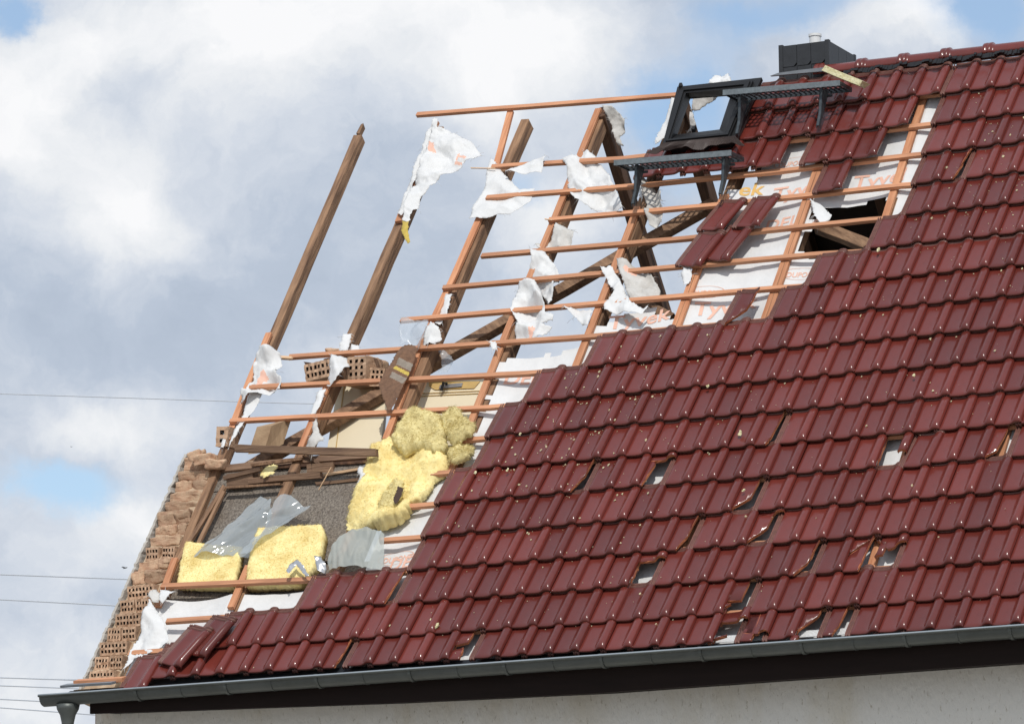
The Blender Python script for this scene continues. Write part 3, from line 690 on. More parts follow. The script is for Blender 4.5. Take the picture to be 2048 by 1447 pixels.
def fray(me, mi, cnt=16):
    bm = bmesh.new(); bm.from_mesh(me); rr_ = random.Random(len(me.vertices)); be = [e for e in bm.edges if e.is_boundary]
    cen = sum((v.co for v in bm.verts), Vector()) / len(bm.verts)
    for k in range(min(cnt, len(be))):
        e = rr_.choice(be); p = (e.verts[0].co + e.verts[1].co) / 2; d = ((p - cen).normalized() + Vector([rr_.gauss(0, .5) for _ in range(3)]) + Vector((0, 0, -.4))).normalized()
        L = rr_.uniform(.012, .045); w = d.orthogonal().normalized() * rr_.uniform(.0007, .002); b_ = Vector([rr_.gauss(0, .3) for _ in range(3)]) * L
        q = [p - w, p + w, p + d * L * .5 + b_ * .5 + w * .7, p + d * L * .5 + b_ * .5 - w * .7, p + d * L + b_ * 1.4 + Vector((0, 0, -L * .3))]
        v = [bm.verts.new(c) for c in q]; bm.faces.new((v[0], v[1], v[2], v[3])); bm.faces.new((v[3], v[2], v[4]))
    bm.to_mesh(me); bm.free()
def scrap(poly, label, n=-.09, m=None, cat='torn membrane', name='torn_membrane', thick=.0015, group=None, smooth=True, parent=None, **k):
    me = sheet_mesh(poly, n, name=name, **k)
    if cat == 'torn membrane': fray(me, 0)
    o = link(name, me, ([M_strap, M_strapg, M_strapy] if m is M_strap else [m or M_scrap, M_print]) if k.get('prints') else (m or M_scrap), parent, smooth)
    if parent is None: tag(o, label, cat, group)
    if thick: s = o.modifiers.new('thick', 'SOLIDIFY'); s.thickness = thick; s.offset = 0
    return o
fl = scrap([(872, 243), (881, 245), (877, 261), (899, 262), (920, 272), (942, 281), (953, 295), (963, 309), (958, 324), (944, 318), (933, 324), (917, 338), (895, 349), (874, 367), (859, 381), (841, 399), (836, 417), (823, 431), (818, 446), (805, 442), (813, 410), (836, 352), (850, 313), (859, 284)],
      'large white torn membrane flag flying from the top of the second rafter', -.10, amp=.035, fold=(.8, .6), freq=11, seed=1.2, curl=.04, step=.014, prints=[[(859, 285), (869, 290), (871, 305), (858, 305)], [(915, 307), (919, 306), (913, 326), (909, 326)], [(915, 307), (936, 318), (930, 323), (914, 312)], [(909, 324), (925, 327), (924, 331), (909, 329)]])
scrap([(854, 266), (866, 245), (872, 246), (858, 285), (842, 330), (820, 390), (803, 432), (795, 425), (805, 400), (830, 330)], 'narrow white strip wrapped along the left edge of the second rafter\'s batten', -.105, amp=.012, freq=30, seed=2)
scrap([(807, 440), (818, 444), (816, 464), (820, 482), (815, 486), (809, 476), (802, 460)], 'small yellow printed tag hanging below the white flag on the second rafter', -.10, m=M_strapy, cat='plastic tag', name='torn_tag', amp=.008, freq=20, seed=3)
scrap([(983, 318), (998, 333), (1003, 342), (1017, 356), (1039, 378), (1071, 379), (1060, 403), (1039, 417), (1021, 430), (996, 428), (974, 435), (940, 440), (945, 417), (963, 388), (971, 367), (974, 342)],
      'crumpled white membrane hanging in a triangle behind the short batten on the third rafter', -.110, amp=.014, fold=(.5, 1), freq=13, seed=4)
scrap([(1012, 345), (1039, 331), (1075, 313), (1093, 312), (1086, 324), (1082, 343), (1046, 348)], 'pointed grey-white rag stretched along the upper batten right of the third rafter', -.07, amp=.016, fold=(.3, 1), freq=20, seed=5)
scrap([(1133, 318), (1151, 309), (1174, 300), (1187, 308), (1196, 320), (1180, 326)], 'small white fold poking up over the batten at the fourth rafter', -.12, amp=.02, freq=20, seed=6)
scrap([(1126, 325), (1150, 320), (1180, 320), (1201, 327), (1216, 345), (1230, 376), (1244, 410), (1251, 428), (1230, 428), (1201, 417), (1165, 406), (1144, 392), (1133, 367), (1138, 342)],
      'big crumpled white membrane draped below the batten on the fourth rafter', -.118, amp=.04, fold=(.9, .45), freq=12, seed=7)
scrap([(1208, 212), (1225, 212), (1240, 228), (1248, 238), (1246, 262), (1238, 275), (1246, 292), (1236, 290), (1228, 268), (1218, 240)], 'grey torn membrane caught at the peak of the rafter pair', ('y', 4.0), m=M_membd, amp=.03, fold=(1, .2), freq=18, seed=8)
scrap([(1280, 363), (1298, 365), (1309, 376), (1323, 385), (1320, 403), (1327, 424), (1325, 448), (1298, 446), (1291, 424), (1295, 410), (1284, 388)], 'twisted dirty membrane hanging under the lower roof step', -.14, m=M_membd, amp=.04, fold=(1, .3), freq=20, seed=9)
scrap([(1114, 451), (1129, 455), (1149, 466), (1140, 482), (1125, 493), (1107, 493), (1075, 496), (1071, 489), (1100, 478), (1107, 464)], 'small fluttering grey-white rag between the fourth rafter and the batten above', -.13, m=M_membd, amp=.025, freq=18, seed=10)
scrap([(1064, 507), (1089, 507), (1107, 525), (1118, 546), (1114, 575), (1111, 590), (1098, 609), (1082, 586), (1050, 557), (1057, 539), (1068, 521)], 'white bunched membrane wound round the fourth rafter above its middle', -.118, amp=.045, fold=(1, .6), freq=14, seed=11)
o = scrap([(1043, 572), (1075, 572), (1089, 593), (1093, 629), (1111, 636), (1107, 645), (1082, 651), (1104, 651), (1082, 670), (1060, 679), (1021, 679), (1035, 643), (1023, 622), (1032, 593)], 'white bunched membrane with orange print sagging over two battens on the fourth rafter', -.108, amp=.045, fold=(.7, .7), freq=13, seed=12, step=.014, prints=[[(1055, 655), (1064, 650), (1070, 652), (1064, 672), (1056, 674)]])
scrap([(1129, 617), (1144, 617), (1187, 620), (1176, 654), (1162, 647), (1144, 629)], 'triangular white rag hanging from the batten left of the fifth rafter', -.12, amp=.025, freq=16, seed=13)
o = scrap([(1237, 525), (1259, 530), (1277, 539), (1302, 546), (1318, 575), (1316, 591), (1287, 600), (1262, 604), (1251, 575), (1241, 546)], 'grey-white crumpled membrane square flapping right of the fifth rafter', -.12, m=M_membd, amp=.04, fold=(1, .5), freq=12, seed=14, step=.014, prints=[[(1252, 538), (1275, 543), (1272, 552), (1250, 548)]])
scrap([(1203, 539), (1223, 534), (1237, 554), (1259, 600), (1287, 617), (1298, 609), (1284, 629), (1251, 622), (1208, 617), (1208, 608), (1230, 582), (1216, 564)], 'white membrane band folded over the batten at the fifth rafter', -.078, amp=.03, fold=(1, -.3), freq=14, seed=15)
scrap([(863, 647), (880, 659), (882, 674), (866, 686), (841, 693), (849, 669)], 'bright white membrane corner on the third rafter above the wool cloth', -.09, amp=.02, freq=16, seed=16)
scrap([(893, 590), (905, 588), (890, 640), (878, 650), (868, 645)], 'thin white membrane strip along the third rafter below its middle', -.135, amp=.012, freq=25, seed=17)
scrap([(688, 671), (704, 669), (695, 700), (676, 704)], 'small white membrane peak on the second rafter above the batten', -.10, amp=.015, freq=20, seed=18)
scrap([(704, 690), (718, 692), (720, 703), (701, 704)], 'tiny white scrap right of the second rafter above the brick lumps', -.13, amp=.01, freq=20, seed=19)
scrap([(666, 717), (694, 714), (697, 728), (687, 749), (670, 766), (652, 769), (659, 745)], 'white crumpled membrane on the second rafter in front of the brick lumps', -.085, amp=.035, fold=(1, .5), freq=14, seed=20)
scrap([(640, 782), (653, 780), (640, 815), (632, 828), (621, 829), (628, 805)], 'slim white membrane strip on the second rafter beside the cream door', -.10, amp=.012, freq=25, seed=21)
scrap([(635, 842), (640, 868), (649, 876), (638, 887), (628, 900), (623, 913), (611, 894), (618, 880), (625, 869), (628, 850)], 'grey-white rag dangling off the foot of the second rafter\'s batten', -.10, m=M_membd, amp=.025, freq=18, seed=22)
o = scrap([(523, 702), (542, 700), (561, 707), (562, 728), (552, 745), (561, 752), (561, 780), (542, 783), (517, 787), (483, 804), (483, 787), (500, 755), (507, 731)], 'white crumpled membrane round the leftmost rafter at the splintered batten end', -.072, amp=.045, fold=(.9, .6), freq=13, seed=23, step=.014, prints=[[(520, 738), (527, 738), (535, 752), (518, 764), (511, 766)]])
scrap([(504, 783), (528, 783), (504, 825), (486, 849), (474, 870), (455, 899), (464, 876), (483, 838), (490, 807)], 'long white membrane strip running down the leftmost rafter', -.108, amp=.014, freq=22, seed=24)
scrap([(452, 856), (457, 863), (447, 894), (440, 894)], 'tiny white scrap on the outer side of the leftmost rafter', -.11, amp=.008, freq=22, seed=25)
scrap([(303, 1205), (313, 1221), (330, 1246), (336, 1279), (313, 1295), (289, 1308), (264, 1316), (247, 1337), (256, 1308), (276, 1271), (290, 1238)], 'large crumpled white membrane corner by the lowest left tiles', -.085, amp=.035, fold=(1, .4), freq=11, seed=26)
scrap([(1345, 200), (1353, 198), (1350, 217), (1336, 262), (1318, 285), (1310, 290), (1322, 250), (1335, 220)], 'tattered white strip left of the roof window frame', -.06, amp=.02, freq=20, seed=27)
scrap([(1420, 172), (1431, 152), (1441, 147), (1455, 146), (1460, 154), (1466, 170)], 'white rag sticking up behind the roof window frame', -.10, amp=.03, freq=20, seed=28)
scrap([(1390, 194), (1442, 190), (1420, 205), (1398, 222), (1384, 222)], 'brown limp cloth seen through the roof window frame', ('y', 4.2), m=M_membd, cat='cloth', name='hanging_cloth', amp=.02, freq=12, seed=29)
scrap([(1372, 222), (1386, 226), (1392, 248), (1382, 262), (1374, 266), (1370, 250)], 'white scrap inside the roof window frame', ('y', 4.1), amp=.02, freq=20, seed=30)
scrap([(1370, 538), (1382, 535), (1385, 552), (1378, 566), (1368, 570), (1364, 552)], 'small white tatter on the sixth rafter below the hanging tiles', -.11, amp=.02, freq=20, seed=31)
scrap([(303, 1185), (312, 1180), (322, 1186), (316, 1203), (308, 1206), (300, 1198)], 'small grey rag at the left end of the lowest long batten', -.08, m=M_membd, amp=.02, freq=20, seed=32)
scrap([(322, 1182), (348, 1182), (334, 1196), (325, 1207), (320, 1200)], 'white membrane tongue below the left end of the lowest long batten', -.09, amp=.015, freq=20, seed=33)
scrap([(722, 935), (738, 925), (742, 905), (748, 915), (738, 945), (726, 960), (716, 972), (712, 964), (722, 955), (716, 948)], 'white tatter between the dark attic floor and the big yellow wool', -.12, amp=.02, freq=20, seed=34)
scrap([(1278, 372), (1282, 368), (1286, 398), (1280, 396)], 'thin white shred beside the bracket of the lower roof step', -.10, amp=.008, freq=20, seed=35)
scrap([(981, 684), (992, 683), (994, 698), (984, 700)], 'white rag knotted round the batten right of the third rafter', -.075, amp=.012, freq=30, seed=36)
scrap([(1622, 402), (1645, 412), (1663, 428), (1655, 436), (1640, 444), (1628, 430)], 'white membrane corner curling at the edge of the dark roof hole', -.125, amp=.02, freq=16, seed=37)
# clear film
scrap([(803, 640), (857, 640), (852, 668), (842, 692), (828, 700), (812, 680), (800, 690)], 'clear plastic film fluttering from the batten end left of the third rafter', -.08, m=M_film, cat='plastic film', name='plastic_film', amp=.03, fold=(1, .1), freq=16, seed=40)
scrap([(878, 700), (902, 712), (908, 722), (896, 748), (880, 752), (886, 725)], 'clear plastic film behind the third rafter below the batten', -.25, m=M_film, cat='plastic film', name='plastic_film', amp=.03, fold=(1, .3), freq=16, seed=41)
ps = scrap([(385, 1110), (410, 1082), (440, 1062), (475, 1028), (500, 1000), (515, 988), (530, 993), (546, 1003), (543, 1030), (530, 1050), (512, 1075), (496, 1108), (440, 1108)],
      'grey translucent plastic sheet crumpled behind the two square wool batts', -.11, m=M_pe, cat='plastic sheet', name='plastic_sheet', amp=.045, fold=(.70, -.72), freq=12, seed=42, step=.012, pleat=True, jag=.001, thick=0)
o = link('sheet_fold', sheet_mesh([(478, 1106), (500, 1080), (528, 1048), (548, 1010), (562, 991), (578, 991), (594, 1000), (604, 1006), (618, 1003), (615, 1011), (596, 1028), (560, 1054), (532, 1070), (508, 1090), (500, 1106)], -.07, step=.012, amp=.040, fold=(.60, -.8), freq=11, seed=47, pleat=True, jag=.001, name='sheet_fold'), M_pe, None, True); o.parent = ps
scrap([(656, 1133), (652, 1118), (662, 1092), (680, 1072), (705, 1060), (730, 1055), (752, 1058), (767, 1064), (765, 1100), (763, 1132), (710, 1136)], 'milky plastic sheet bulging above the lowest tile step', -.03, m=M_pe2, cat='plastic sheet', name='plastic_sheet', amp=.035, fold=(.9, .3), freq=7, seed=43, curl=-.06, pleat=True, jag=.001, step=.012, thick=0)
scrap([(575, 1145), (582, 1128), (592, 1117), (604, 1128), (612, 1140), (618, 1150), (610, 1150), (600, 1138), (592, 1128), (584, 1142), (580, 1152)], 'shiny foil fold stuck to the right wool batt', -.04, m=M_metal, cat='foil', name='foil_scrap', amp=.02, freq=20, seed=44)
scrap([(632, 1118), (642, 1113), (652, 1128), (648, 1140), (634, 1140)], 'crumpled foil wad at the right end of the right wool batt', -.035, m=M_metal, cat='foil', name='foil_scrap', amp=.03, freq=24, seed=45)
# brown cloth with stripes over the battens
cl = scrap([(810, 693), (819, 690), (837, 696), (831, 714), (814, 757), (801, 786), (781, 820), (774, 820), (758, 770), (778, 734), (796, 705)], 'brown striped wool cloth slung over the batten near the third rafter', -.055, m=M_strap, cat='cloth', name='wool_cloth', amp=.012, fold=(1, -.4), freq=9, seed=50, step=.011, prints=[[(799, 718), (828, 728), (821, 741), (792, 730)], ([(791, 733), (819, 744), (816, 750), (788, 739)], 2), [(786, 744), (814, 756), (807, 768), (780, 755)]])
# ---------------------------------------------------------------- mineral wool
def wool(poly, label, n, thick, m, seed, amp=.05, sq=0, fuzz=2500, cat='insulation', name='mineral_wool', fl=.022, m2=None):
    me0 = sheet_mesh(poly, n, step=.016, amp=0, jag=.004 if sq else .012, seed=seed, name=name); bm = bmesh.new(); bm.from_mesh(me0); bpy.data.meshes.remove(me0)
    top = bm.faces[:]; r = bmesh.ops.extrude_face_region(bm, geom=top); nv = [g for g in r['geom'] if isinstance(g, bmesh.types.BMVert)]
    edge = {v for e in bm.edges if e.is_boundary for v in e.verts}
    bnd = set()
    nvs = set(nv)
    for v in nv:
        for e in v.link_edges:
            if e.other_vert(v) not in nvs: 
                bnd.add(v)
    bo = [v.co.copy() for v in bnd]
    for v in nv:
        d = min([(v.co - b).length for b in bo] + [1]) if bo else 1
        rim = min(1, (d / .03)) ** .5
        p = v.co.copy()
        h = thick * ((.86 + .14 * rim) if sq else (.55 + .45 * rim)) + amp * (noise.fractal(p * 3.2 + Vector((seed, 0, 0)), 1, 2, 5)) * 1.15 + amp * .16 * (.4 - abs(noise.noise(Vector((p.x * 28, p.z * 8, seed))))) + amp * .07 * noise.noise(p * 40)
        v.co += NN * h + X * amp * .3 * noise.noise(p * 9 + Vector((5, 0, 0))) + S * amp * .3 * noise.noise(p * 9 + Vector((0, 7, 0)))
    bmesh.ops.recalc_face_normals(bm, faces=bm.faces[:])
    for f in bm.faces: f.smooth = True
    fcs = [f for f in bm.faces if f.normal.dot(NN) > -.3]; rr = random.Random(int(seed * 10))
    ff = []
    for k in range(fuzz):
        f = rr.choice(fcs); c = f.calc_center_median() + X * rr.uniform(-.01, .01) + S * rr.uniform(-.01, .01)
        d = (f.normal * rr.uniform(.05, .6) + X * rr.gauss(0, 1) * .9 + S * rr.gauss(0, 1) * .5).normalized(); l = rr.uniform(.3, 1) * fl
        s_ = d.orthogonal().normalized() * rr.uniform(.0004, .0009)
        ff.append((c - s_, c + s_, c + d * l * .6 + NN * rr.uniform(-.003, .004), c + d * l))
    for a, b, c_, d in ff: v1, v2, v3, v4 = (bm.verts.new(q) for q in (a, b, c_, d)); bm.faces.new((v1, v2, v3)); bm.faces.new((v2, v4, v3))
    me = bpy.data.meshes.new(name); bm.to_mesh(me); bm.free()
    o = link(name, me, m, None, False); tag(o, label, cat); return o
mat_ = wool([(745, 895), (760, 890), (788, 885), (815, 890), (850, 905), (880, 905), (905, 925), (892, 955), (870, 965), (858, 990), (845, 1005), (825, 1015), (820, 1035), (800, 1050), (770, 1060), (730, 1060), (692, 1058), (700, 1030), (718, 985), (735, 940), (740, 915)],
     'large pale yellow mineral wool mat torn open beside the tile steps', -.15, .07, M_wool, 1.3, .06, 0, 7000, fl=.02)
w2 = wool([(790, 893), (802, 872), (812, 848), (830, 829), (860, 831), (885, 836), (892, 870), (896, 905), (870, 912), (840, 905), (812, 915)], 'darker yellow wool clump folded over the top of the big mat', -.10, .08, M_woold, 2.6, .05, 0, 5000, fl=.022)
wool([(884, 838), (900, 826), (915, 822), (935, 840), (955, 858), (946, 872), (930, 880), (908, 892), (896, 880)], 'fluffy wool tuft rising to the batten at the top of the pile', -.07, .06, M_woold, 3.1, .06, 0, 2600, fl=.03)
wool([(896, 900), (915, 888), (945, 893), (950, 905), (940, 920), (915, 930), (898, 925)], 'brownish wool tuft tucked against the tile edge', -.09, .06, M_woold, 4.4, .05, 0, 1800, fl=.028)
o = link('slit_shade', sheet_mesh([(787, 1000), (797, 972), (806, 975), (803, 992), (793, 1010)], -.028, amp=.006, name='slit_shade'), M_hole); o.parent = mat_  # dark sheet laid on the mat, painting the shade of a slit
wool([(752, 1025), (768, 985), (790, 958), (806, 965), (806, 990), (790, 1015), (772, 1028)], 'rolled wool lip round a dark slit in the big mat', -.075, .035, M_woold, 5.2, .03, 0, 1500)
wool([(380, 1096), (490, 1104), (484, 1140), (474, 1184), (360, 1180), (366, 1140)], 'square yellow wool batt on the left behind the lowest long batten', -.20, .07, M_wool, 6.6, .012, 1, 3500, fl=.018)
wool([(524, 1070), (560, 1066), (650, 1063), (656, 1080), (650, 1115), (636, 1150), (606, 1180), (500, 1184), (503, 1150), (512, 1100)], 'square yellow wool batt on the right behind the lowest long batten', -.20, .09, M_wool, 7.9, .014, 1, 4500, fl=.02)
wool([(524, 938), (540, 930), (556, 931), (548, 946), (530, 955), (520, 950)], 'small flat yellow wool scrap on the dark attic floor edge', -.12, .01, M_wool, 8.3, .01, 0, 200, fl=.01)
bm = bmesh.new(); a = RP(*UV(1660, 142, .16), .16); b = RP(*UV(1724, 168, .12), .12); L = b - a; Ln = L.normalized(); wv_ = Vector((0, 1, 0)) - Ln * Ln.y; wv_.normalize(); hv_ = Ln.cross(wv_)
beam(bm, [a, a.lerp(b, .5), b], wv_ * .05, hv_ * .024, 10, .010, 4)
tag(link('foam_block', mesh_of(bm, 'foam_block'), M_foam), 'cream speckled foam block lying on the right end of the upper roof step', 'foam block')
# ---------------------------------------------------------------- attic interior at the torn corner
bm = bmesh.new(); box_axes(bm, RP(.42, 1.76, -.235), X * .80, S * .42, NN * .02); part('wood_wool_panel', bm, M_wwool)
bm = bmesh.new(); box_axes(bm, RP(.42, 2.32, -.235), X * .80, S * .13, NN * .02, .004); part('wood_wool_panel', bm, M_wwool)
bm = bmesh.new(); box_axes(bm, RP(.62, .90, -.25), X * .95, S * .42, NN * .02); part('wood_wool_panel', bm, M_wwool)
bm = bmesh.new(); beam(bm, [RP(-.30, 2.42, -.21), RP(.5, 2.44, -.21), RP(1.3, 2.42, -.21)], S * .035, NN * .02, 8, .005, 2); part('eave_purlin', bm, M_oldx)
def ONT(x, y, y0, z0=1.7, tilt=R_(32)):
    nr = Vector((0, -math.cos(tilt), math.sin(tilt))); p0 = Vector((0, y0, z0)); d = ray(x, y); return CAM + d * ((p0 - CAM).dot(nr) / d.dot(nr))
def py(poly, y, t, name, m, label=None, cat=None, tl=False):
    vs = [ONT(a, b, y) if tl else ONY(a, b, y) for a, b in poly]; bm = bmesh.new(); f = [bm.verts.new(v) for v in vs]; g = [bm.verts.new(v + Vector((0, t, 0))) for v in vs]
    bm.faces.new(f); bm.faces.new(g[::-1]); n = len(f)
    for i in range(n): bm.faces.new((f[i], g[i], g[(i + 1) % n], f[(i + 1) % n]))
    if label: return tag(link(name, mesh_of(bm, name), m), label, cat)
    return part(name, bm, m)
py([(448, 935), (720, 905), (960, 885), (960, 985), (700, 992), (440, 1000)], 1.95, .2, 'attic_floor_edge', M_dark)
bm = bmesh.new(); beam(bm, [ONY(505, 962, 1.52), ONY(640, 950, 1.52)], Vector((0, 0, .022)), Vector((0, .03, 0)), 6, .006, 4); part('broken_floor_board', bm, M_oldx)
bm = bmesh.new(); beam(bm, [ONY(640, 968, 1.56), ONY(740, 958, 1.56)], Vector((0, 0, .012)), Vector((0, .05, 0)), 6, .005, 5); part('broken_floor_board', bm, M_oldx)
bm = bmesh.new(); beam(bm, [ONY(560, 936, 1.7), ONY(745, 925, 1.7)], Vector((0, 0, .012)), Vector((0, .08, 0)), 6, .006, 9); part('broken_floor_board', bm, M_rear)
for a, b, y in (((478, 945), (478, 975), 1.5), ((640, 925), (640, 972), 1.6)):
    p0 = ONY(*a, y); p1 = ONY(*b, y); bm = bmesh.new(); box(bm, p0.x - .11, p0.x + .11, y, y + 1.6, p1.z, p0.z, .006); part('ceiling_joist', bm, M_oldx)
bm = bmesh.new(); beam(bm, [ONY(638, 978, 1.45), ONY(662, 935, 1.45)], X * .004, Vector((0, .004, 0)), 3, .002, 1); part('straw_lath', bm, M_raw)
stick('loose_lath', (350, 1130), (448, 975), -.16, -.16, .020, .012, M_raft, 6)
stick('loose_lath', (388, 1105), (447, 985), -.14, -.14, .016, .010, M_raft, 7)
rub = bmesh.new(); rr = random.Random(3)
for k in range(60):
    p0 = ONY(rr.uniform(500, 730), rr.uniform(925, 940), rr.uniform(1.7, 1.9)); box_axes(rub, p0, X * rr.uniform(.01, .035), Vector((0, rr.uniform(.01, .03), 0)), Vector((0, 0, rr.uniform(.008, .022))), .008)
tag(link('rubble', mesh_of(rub, 'rubble'), M_mortar), kind='stuff')
for a_, b_, y_, h_, m_ in (((452, 955), (520, 938), 1.50, .014, M_oldx), ((505, 930), (600, 918), 1.62, .010, M_raft), ((610, 905), (655, 940), 1.66, .012, M_oldx), ((650, 950), (735, 935), 1.58, .009, M_raw), ((455, 975), (560, 968), 1.44, .008, M_raft)):
    bm = bmesh.new(); beam(bm, [ONY(*a_, y_), ONY(*b_, y_)], Vector((0, 0, h_)), Vector((0, .02, 0)), 5, .005, h_ * 99); part('broken_floor_board', bm, m_)
# corrugated tile remains in the floor gap
bm = bmesh.new(); vs = []
for i in range(40):
    q = ONY(672 + i * 1.6, 952 - i * .15, 1.7); h = .012 * math.sin(i * 1.1); vs.append([bm.verts.new(q + Vector((0, 0, h))), bm.verts.new(q + Vector((0, .3, h))), bm.verts.new(q + Vector((0, 0, h - .02)))])
for a, b in zip(vs[:-1], vs[1:]): bm.faces.new((a[0], a[1], b[1], b[0])); bm.faces.new((a[2], a[0], b[0], b[2]))
part('corrugated_sheet', bm, M_back)
# cream door panels standing in the attic
d1 = py([(655, 893), (668, 815), (682, 748), (776, 752), (762, 890), (750, 930), (645, 932)], 1.95, .04, 'door_leaf', M_door, 'cream painted door leaf with narrow panel grooves leaning behind the second rafter', 'door', tl=True)
for a, b in (((690, 760), (668, 925)),):
    bm = bmesh.new(); beam(bm, [ONT(*a, 1.945), ONT(*b, 1.945)], X * .003, Vector((0, .003, 0)), 4); o = link('panel_groove', mesh_of(bm, 'panel_groove'), M_doord); o.parent = d1
d2 = py([(812, 830), (840, 760), (975, 758), (965, 800), (948, 900), (800, 900)], 1.99, .04, 'door_leaf', M_door, 'cream door leaf with lock plate lying across between the third and fourth rafters', 'door', tl=True)
o = py([(858, 772), (858, 762), (960, 762), (948, 776), (870, 779)], 1.980, .005, 'lock_rail', M_doord, 'x', 'x', tl=True); del o['label'], o['category']; o.parent = d2
bm = bmesh.new(); box_axes(bm, ONT(902, 771, 1.972), X * .095, Vector((0, .004, 0)), Vector((0, .01, .016))); o = link('lock_plate', mesh_of(bm, 'lock_plate'), M_metal); o.parent = d2
bm = bmesh.new(); p0 = ONT(893, 767, 1.96); tube(bm, [p0, p0 + Vector((0, -.05, 0)), p0 + Vector((-.015, -.055, -.06))], .011, 8); o = link('door_handle', mesh_of(bm, 'door_handle'), M_black); o.parent = d2
for yy in (781, 786):
    bm = bmesh.new(); beam(bm, [ONT(835, yy + 6, 1.985), ONT(966, yy, 1.985)], Vector((0, 0, .0025)), Vector((0, .004, 0)), 4); o = link('panel_groove', mesh_of(bm, 'panel_groove'), M_doord); o.parent = d2
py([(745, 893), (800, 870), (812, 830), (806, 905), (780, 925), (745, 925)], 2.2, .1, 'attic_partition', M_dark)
# ---------------------------------------------------------------- bricks
def hollow_brick(w, h, d, nx, nz, jit=.004, seed=0):
    bm = bmesh.new(); rr = random.Random(seed)
    xs = [0]; zs = [0]
    for k in range(nx): xs += [xs[-1] + 1.0, xs[-1] + 2.1]
    xs.append(xs[-1] + 1)
    for k in range(nz): zs += [zs[-1] + 1.0, zs[-1] + 2.2]
    zs.append(zs[-1] + 1)
    xs = [-w / 2 + w * q / xs[-1] for q in xs]; zs = [h * q / zs[-1] for q in zs]
    G = [[bm.verts.new((x + rr.uniform(-jit, jit) * .35, rr.uniform(-jit, jit) * 1.5, z + rr.uniform(-jit, jit) * .35)) for x in xs] for z in zs]
    for j in range(len(zs) - 1):
        for i in range(len(xs) - 1):
            q = [G[j][i], G[j][i + 1], G[j + 1][i + 1], G[j + 1][i]]
            if i % 2 and j % 2:
                q2 = [bm.verts.new(v.co + Vector((0, .04, 0))) for v in q]
                for a in range(4): f = bm.faces.new((q[a], q[(a + 1) % 4], q2[(a + 1) % 4], q2[a])); f.material_index = 1
                f = bm.faces.new(q2); f.material_index = 1
            else: bm.faces.new(q)
    b0, b1, t0, t1 = G[0][0], G[0][-1], G[-1][0], G[-1][-1]
    k = [bm.verts.new(v.co + Vector((0, d, 0))) for v in (b0, b1, t1, t0)]
    bm.faces.new(k[::-1]); bm.faces.new([k[0], k[1]] + G[0][::-1]); bm.faces.new([k[2], k[3]] + G[-1]); bm.faces.new([k[3], k[0]] + [r[0] for r in G]); bm.faces.new([k[1], k[2]] + [r[-1] for r in G][::-1])
    return mesh_of(bm, 'brick')
def lump_brick(w, h, d, seed):
    bm = bmesh.new(); bmesh.ops.create_cube(bm, size=1); bmesh.ops.subdivide_edges(bm, edges=bm.edges[:], cuts=7, use_grid_fill=True)
    for v in bm.verts:
        c = v.co.copy(); r = (abs(c.x * 2) ** 14 + abs(c.y * 2) ** 14 + abs(c.z * 2) ** 14) ** (1 / 14); c = c / max(r, .001) * (1 if r > .8 else r) 
        v.co = Vector((c.x * w, c.y * d + d / 2, c.z * h + h / 2)); v.co += noise.noise_vector(v.co * 13 + Vector((seed, 0, 0))) * .016 + noise.cell_vector(v.co * 24 + Vector((seed, 0, 0))) * .009
    return mesh_of(bm, 'brick')
gw = bmesh.new()
def gy(z, n=-.2): return (z - n * math.cos(TH)) / math.tan(TH) - n * math.sin(TH)
poly = [(.40, -5.1), (2.6, -5.1), (3.4, 1.4), (2.6, 1.8), (gy(1.84, -.19), 1.84), (gy(.1, -.19), .10), (gy(.0, -.185), .0), (.10, -.02), (.12, -.09), (.40, -.13)]
for x0, x1 in ((-.62, -.365),):
    a = [gw.verts.new((x0, y, z)) for y, z in poly]; b = [gw.verts.new((x1, y, z)) for y, z in poly]; gw.faces.new(a); gw.faces.new(b[::-1])
    for i in range(len(a)): gw.faces.new((a[i], b[i], b[(i + 1) % len(a)], a[(i + 1) % len(a)]))
gable = part('gable_wall', gw, M_mortar)
z = .03; i = 0; rr = random.Random(8)
HB = [hollow_brick(.215, .098, .16, 7, 2, seed=k) for k in range(4)]
while z < 1.80:
    low = z < .78 or .98 < z < 1.1
    xl = -.60 - .03 * (z / 2) * (1 if z < 1.9 else .5)
    if low:
        xs = [(-.49, 0)] if i % 2 == 0 else [(-.545, 1), (-.425, 2)]
        for x_, k in xs:
            me = HB[i % 4] if len(xs) == 1 else hollow_brick(.112, .098, .14, 4, 2, seed=i * 3 + k)
            hh = .092
            o = link('brick', me, [M_brickh, M_hole], gable); o.location = (x_ + rr.uniform(-.008, .008), gy(z + .03, -.165) + rr.uniform(-.012, .01), z); o.rotation_euler = (rr.uniform(-.05, .05), rr.uniform(-.05, .05), rr.uniform(-.1, .1))
        z += .112
    else:
        n = rr.choice((1, 2, 2)); x_ = xl - .02
        wds = [.27] if n == 1 else rr.choice(([.15, .12], [.11, .16], [.19, .08]))
        hh = rr.uniform(.075, .11)
        for w_ in wds:
            me = lump_brick(w_, hh, .16, rr.uniform(0, 99))
            o = link('brick', me, M_brick, gable, False); o.location = (x_ + w_ / 2, gy(z + .04, -.165) + rr.uniform(-.02, .015), z); o.rotation_euler = (rr.uniform(-.08, .08), rr.uniform(-.12, .12), rr.uniform(-.12, .12)); x_ += w_ + .002
        z += hh + .003
    i += 1
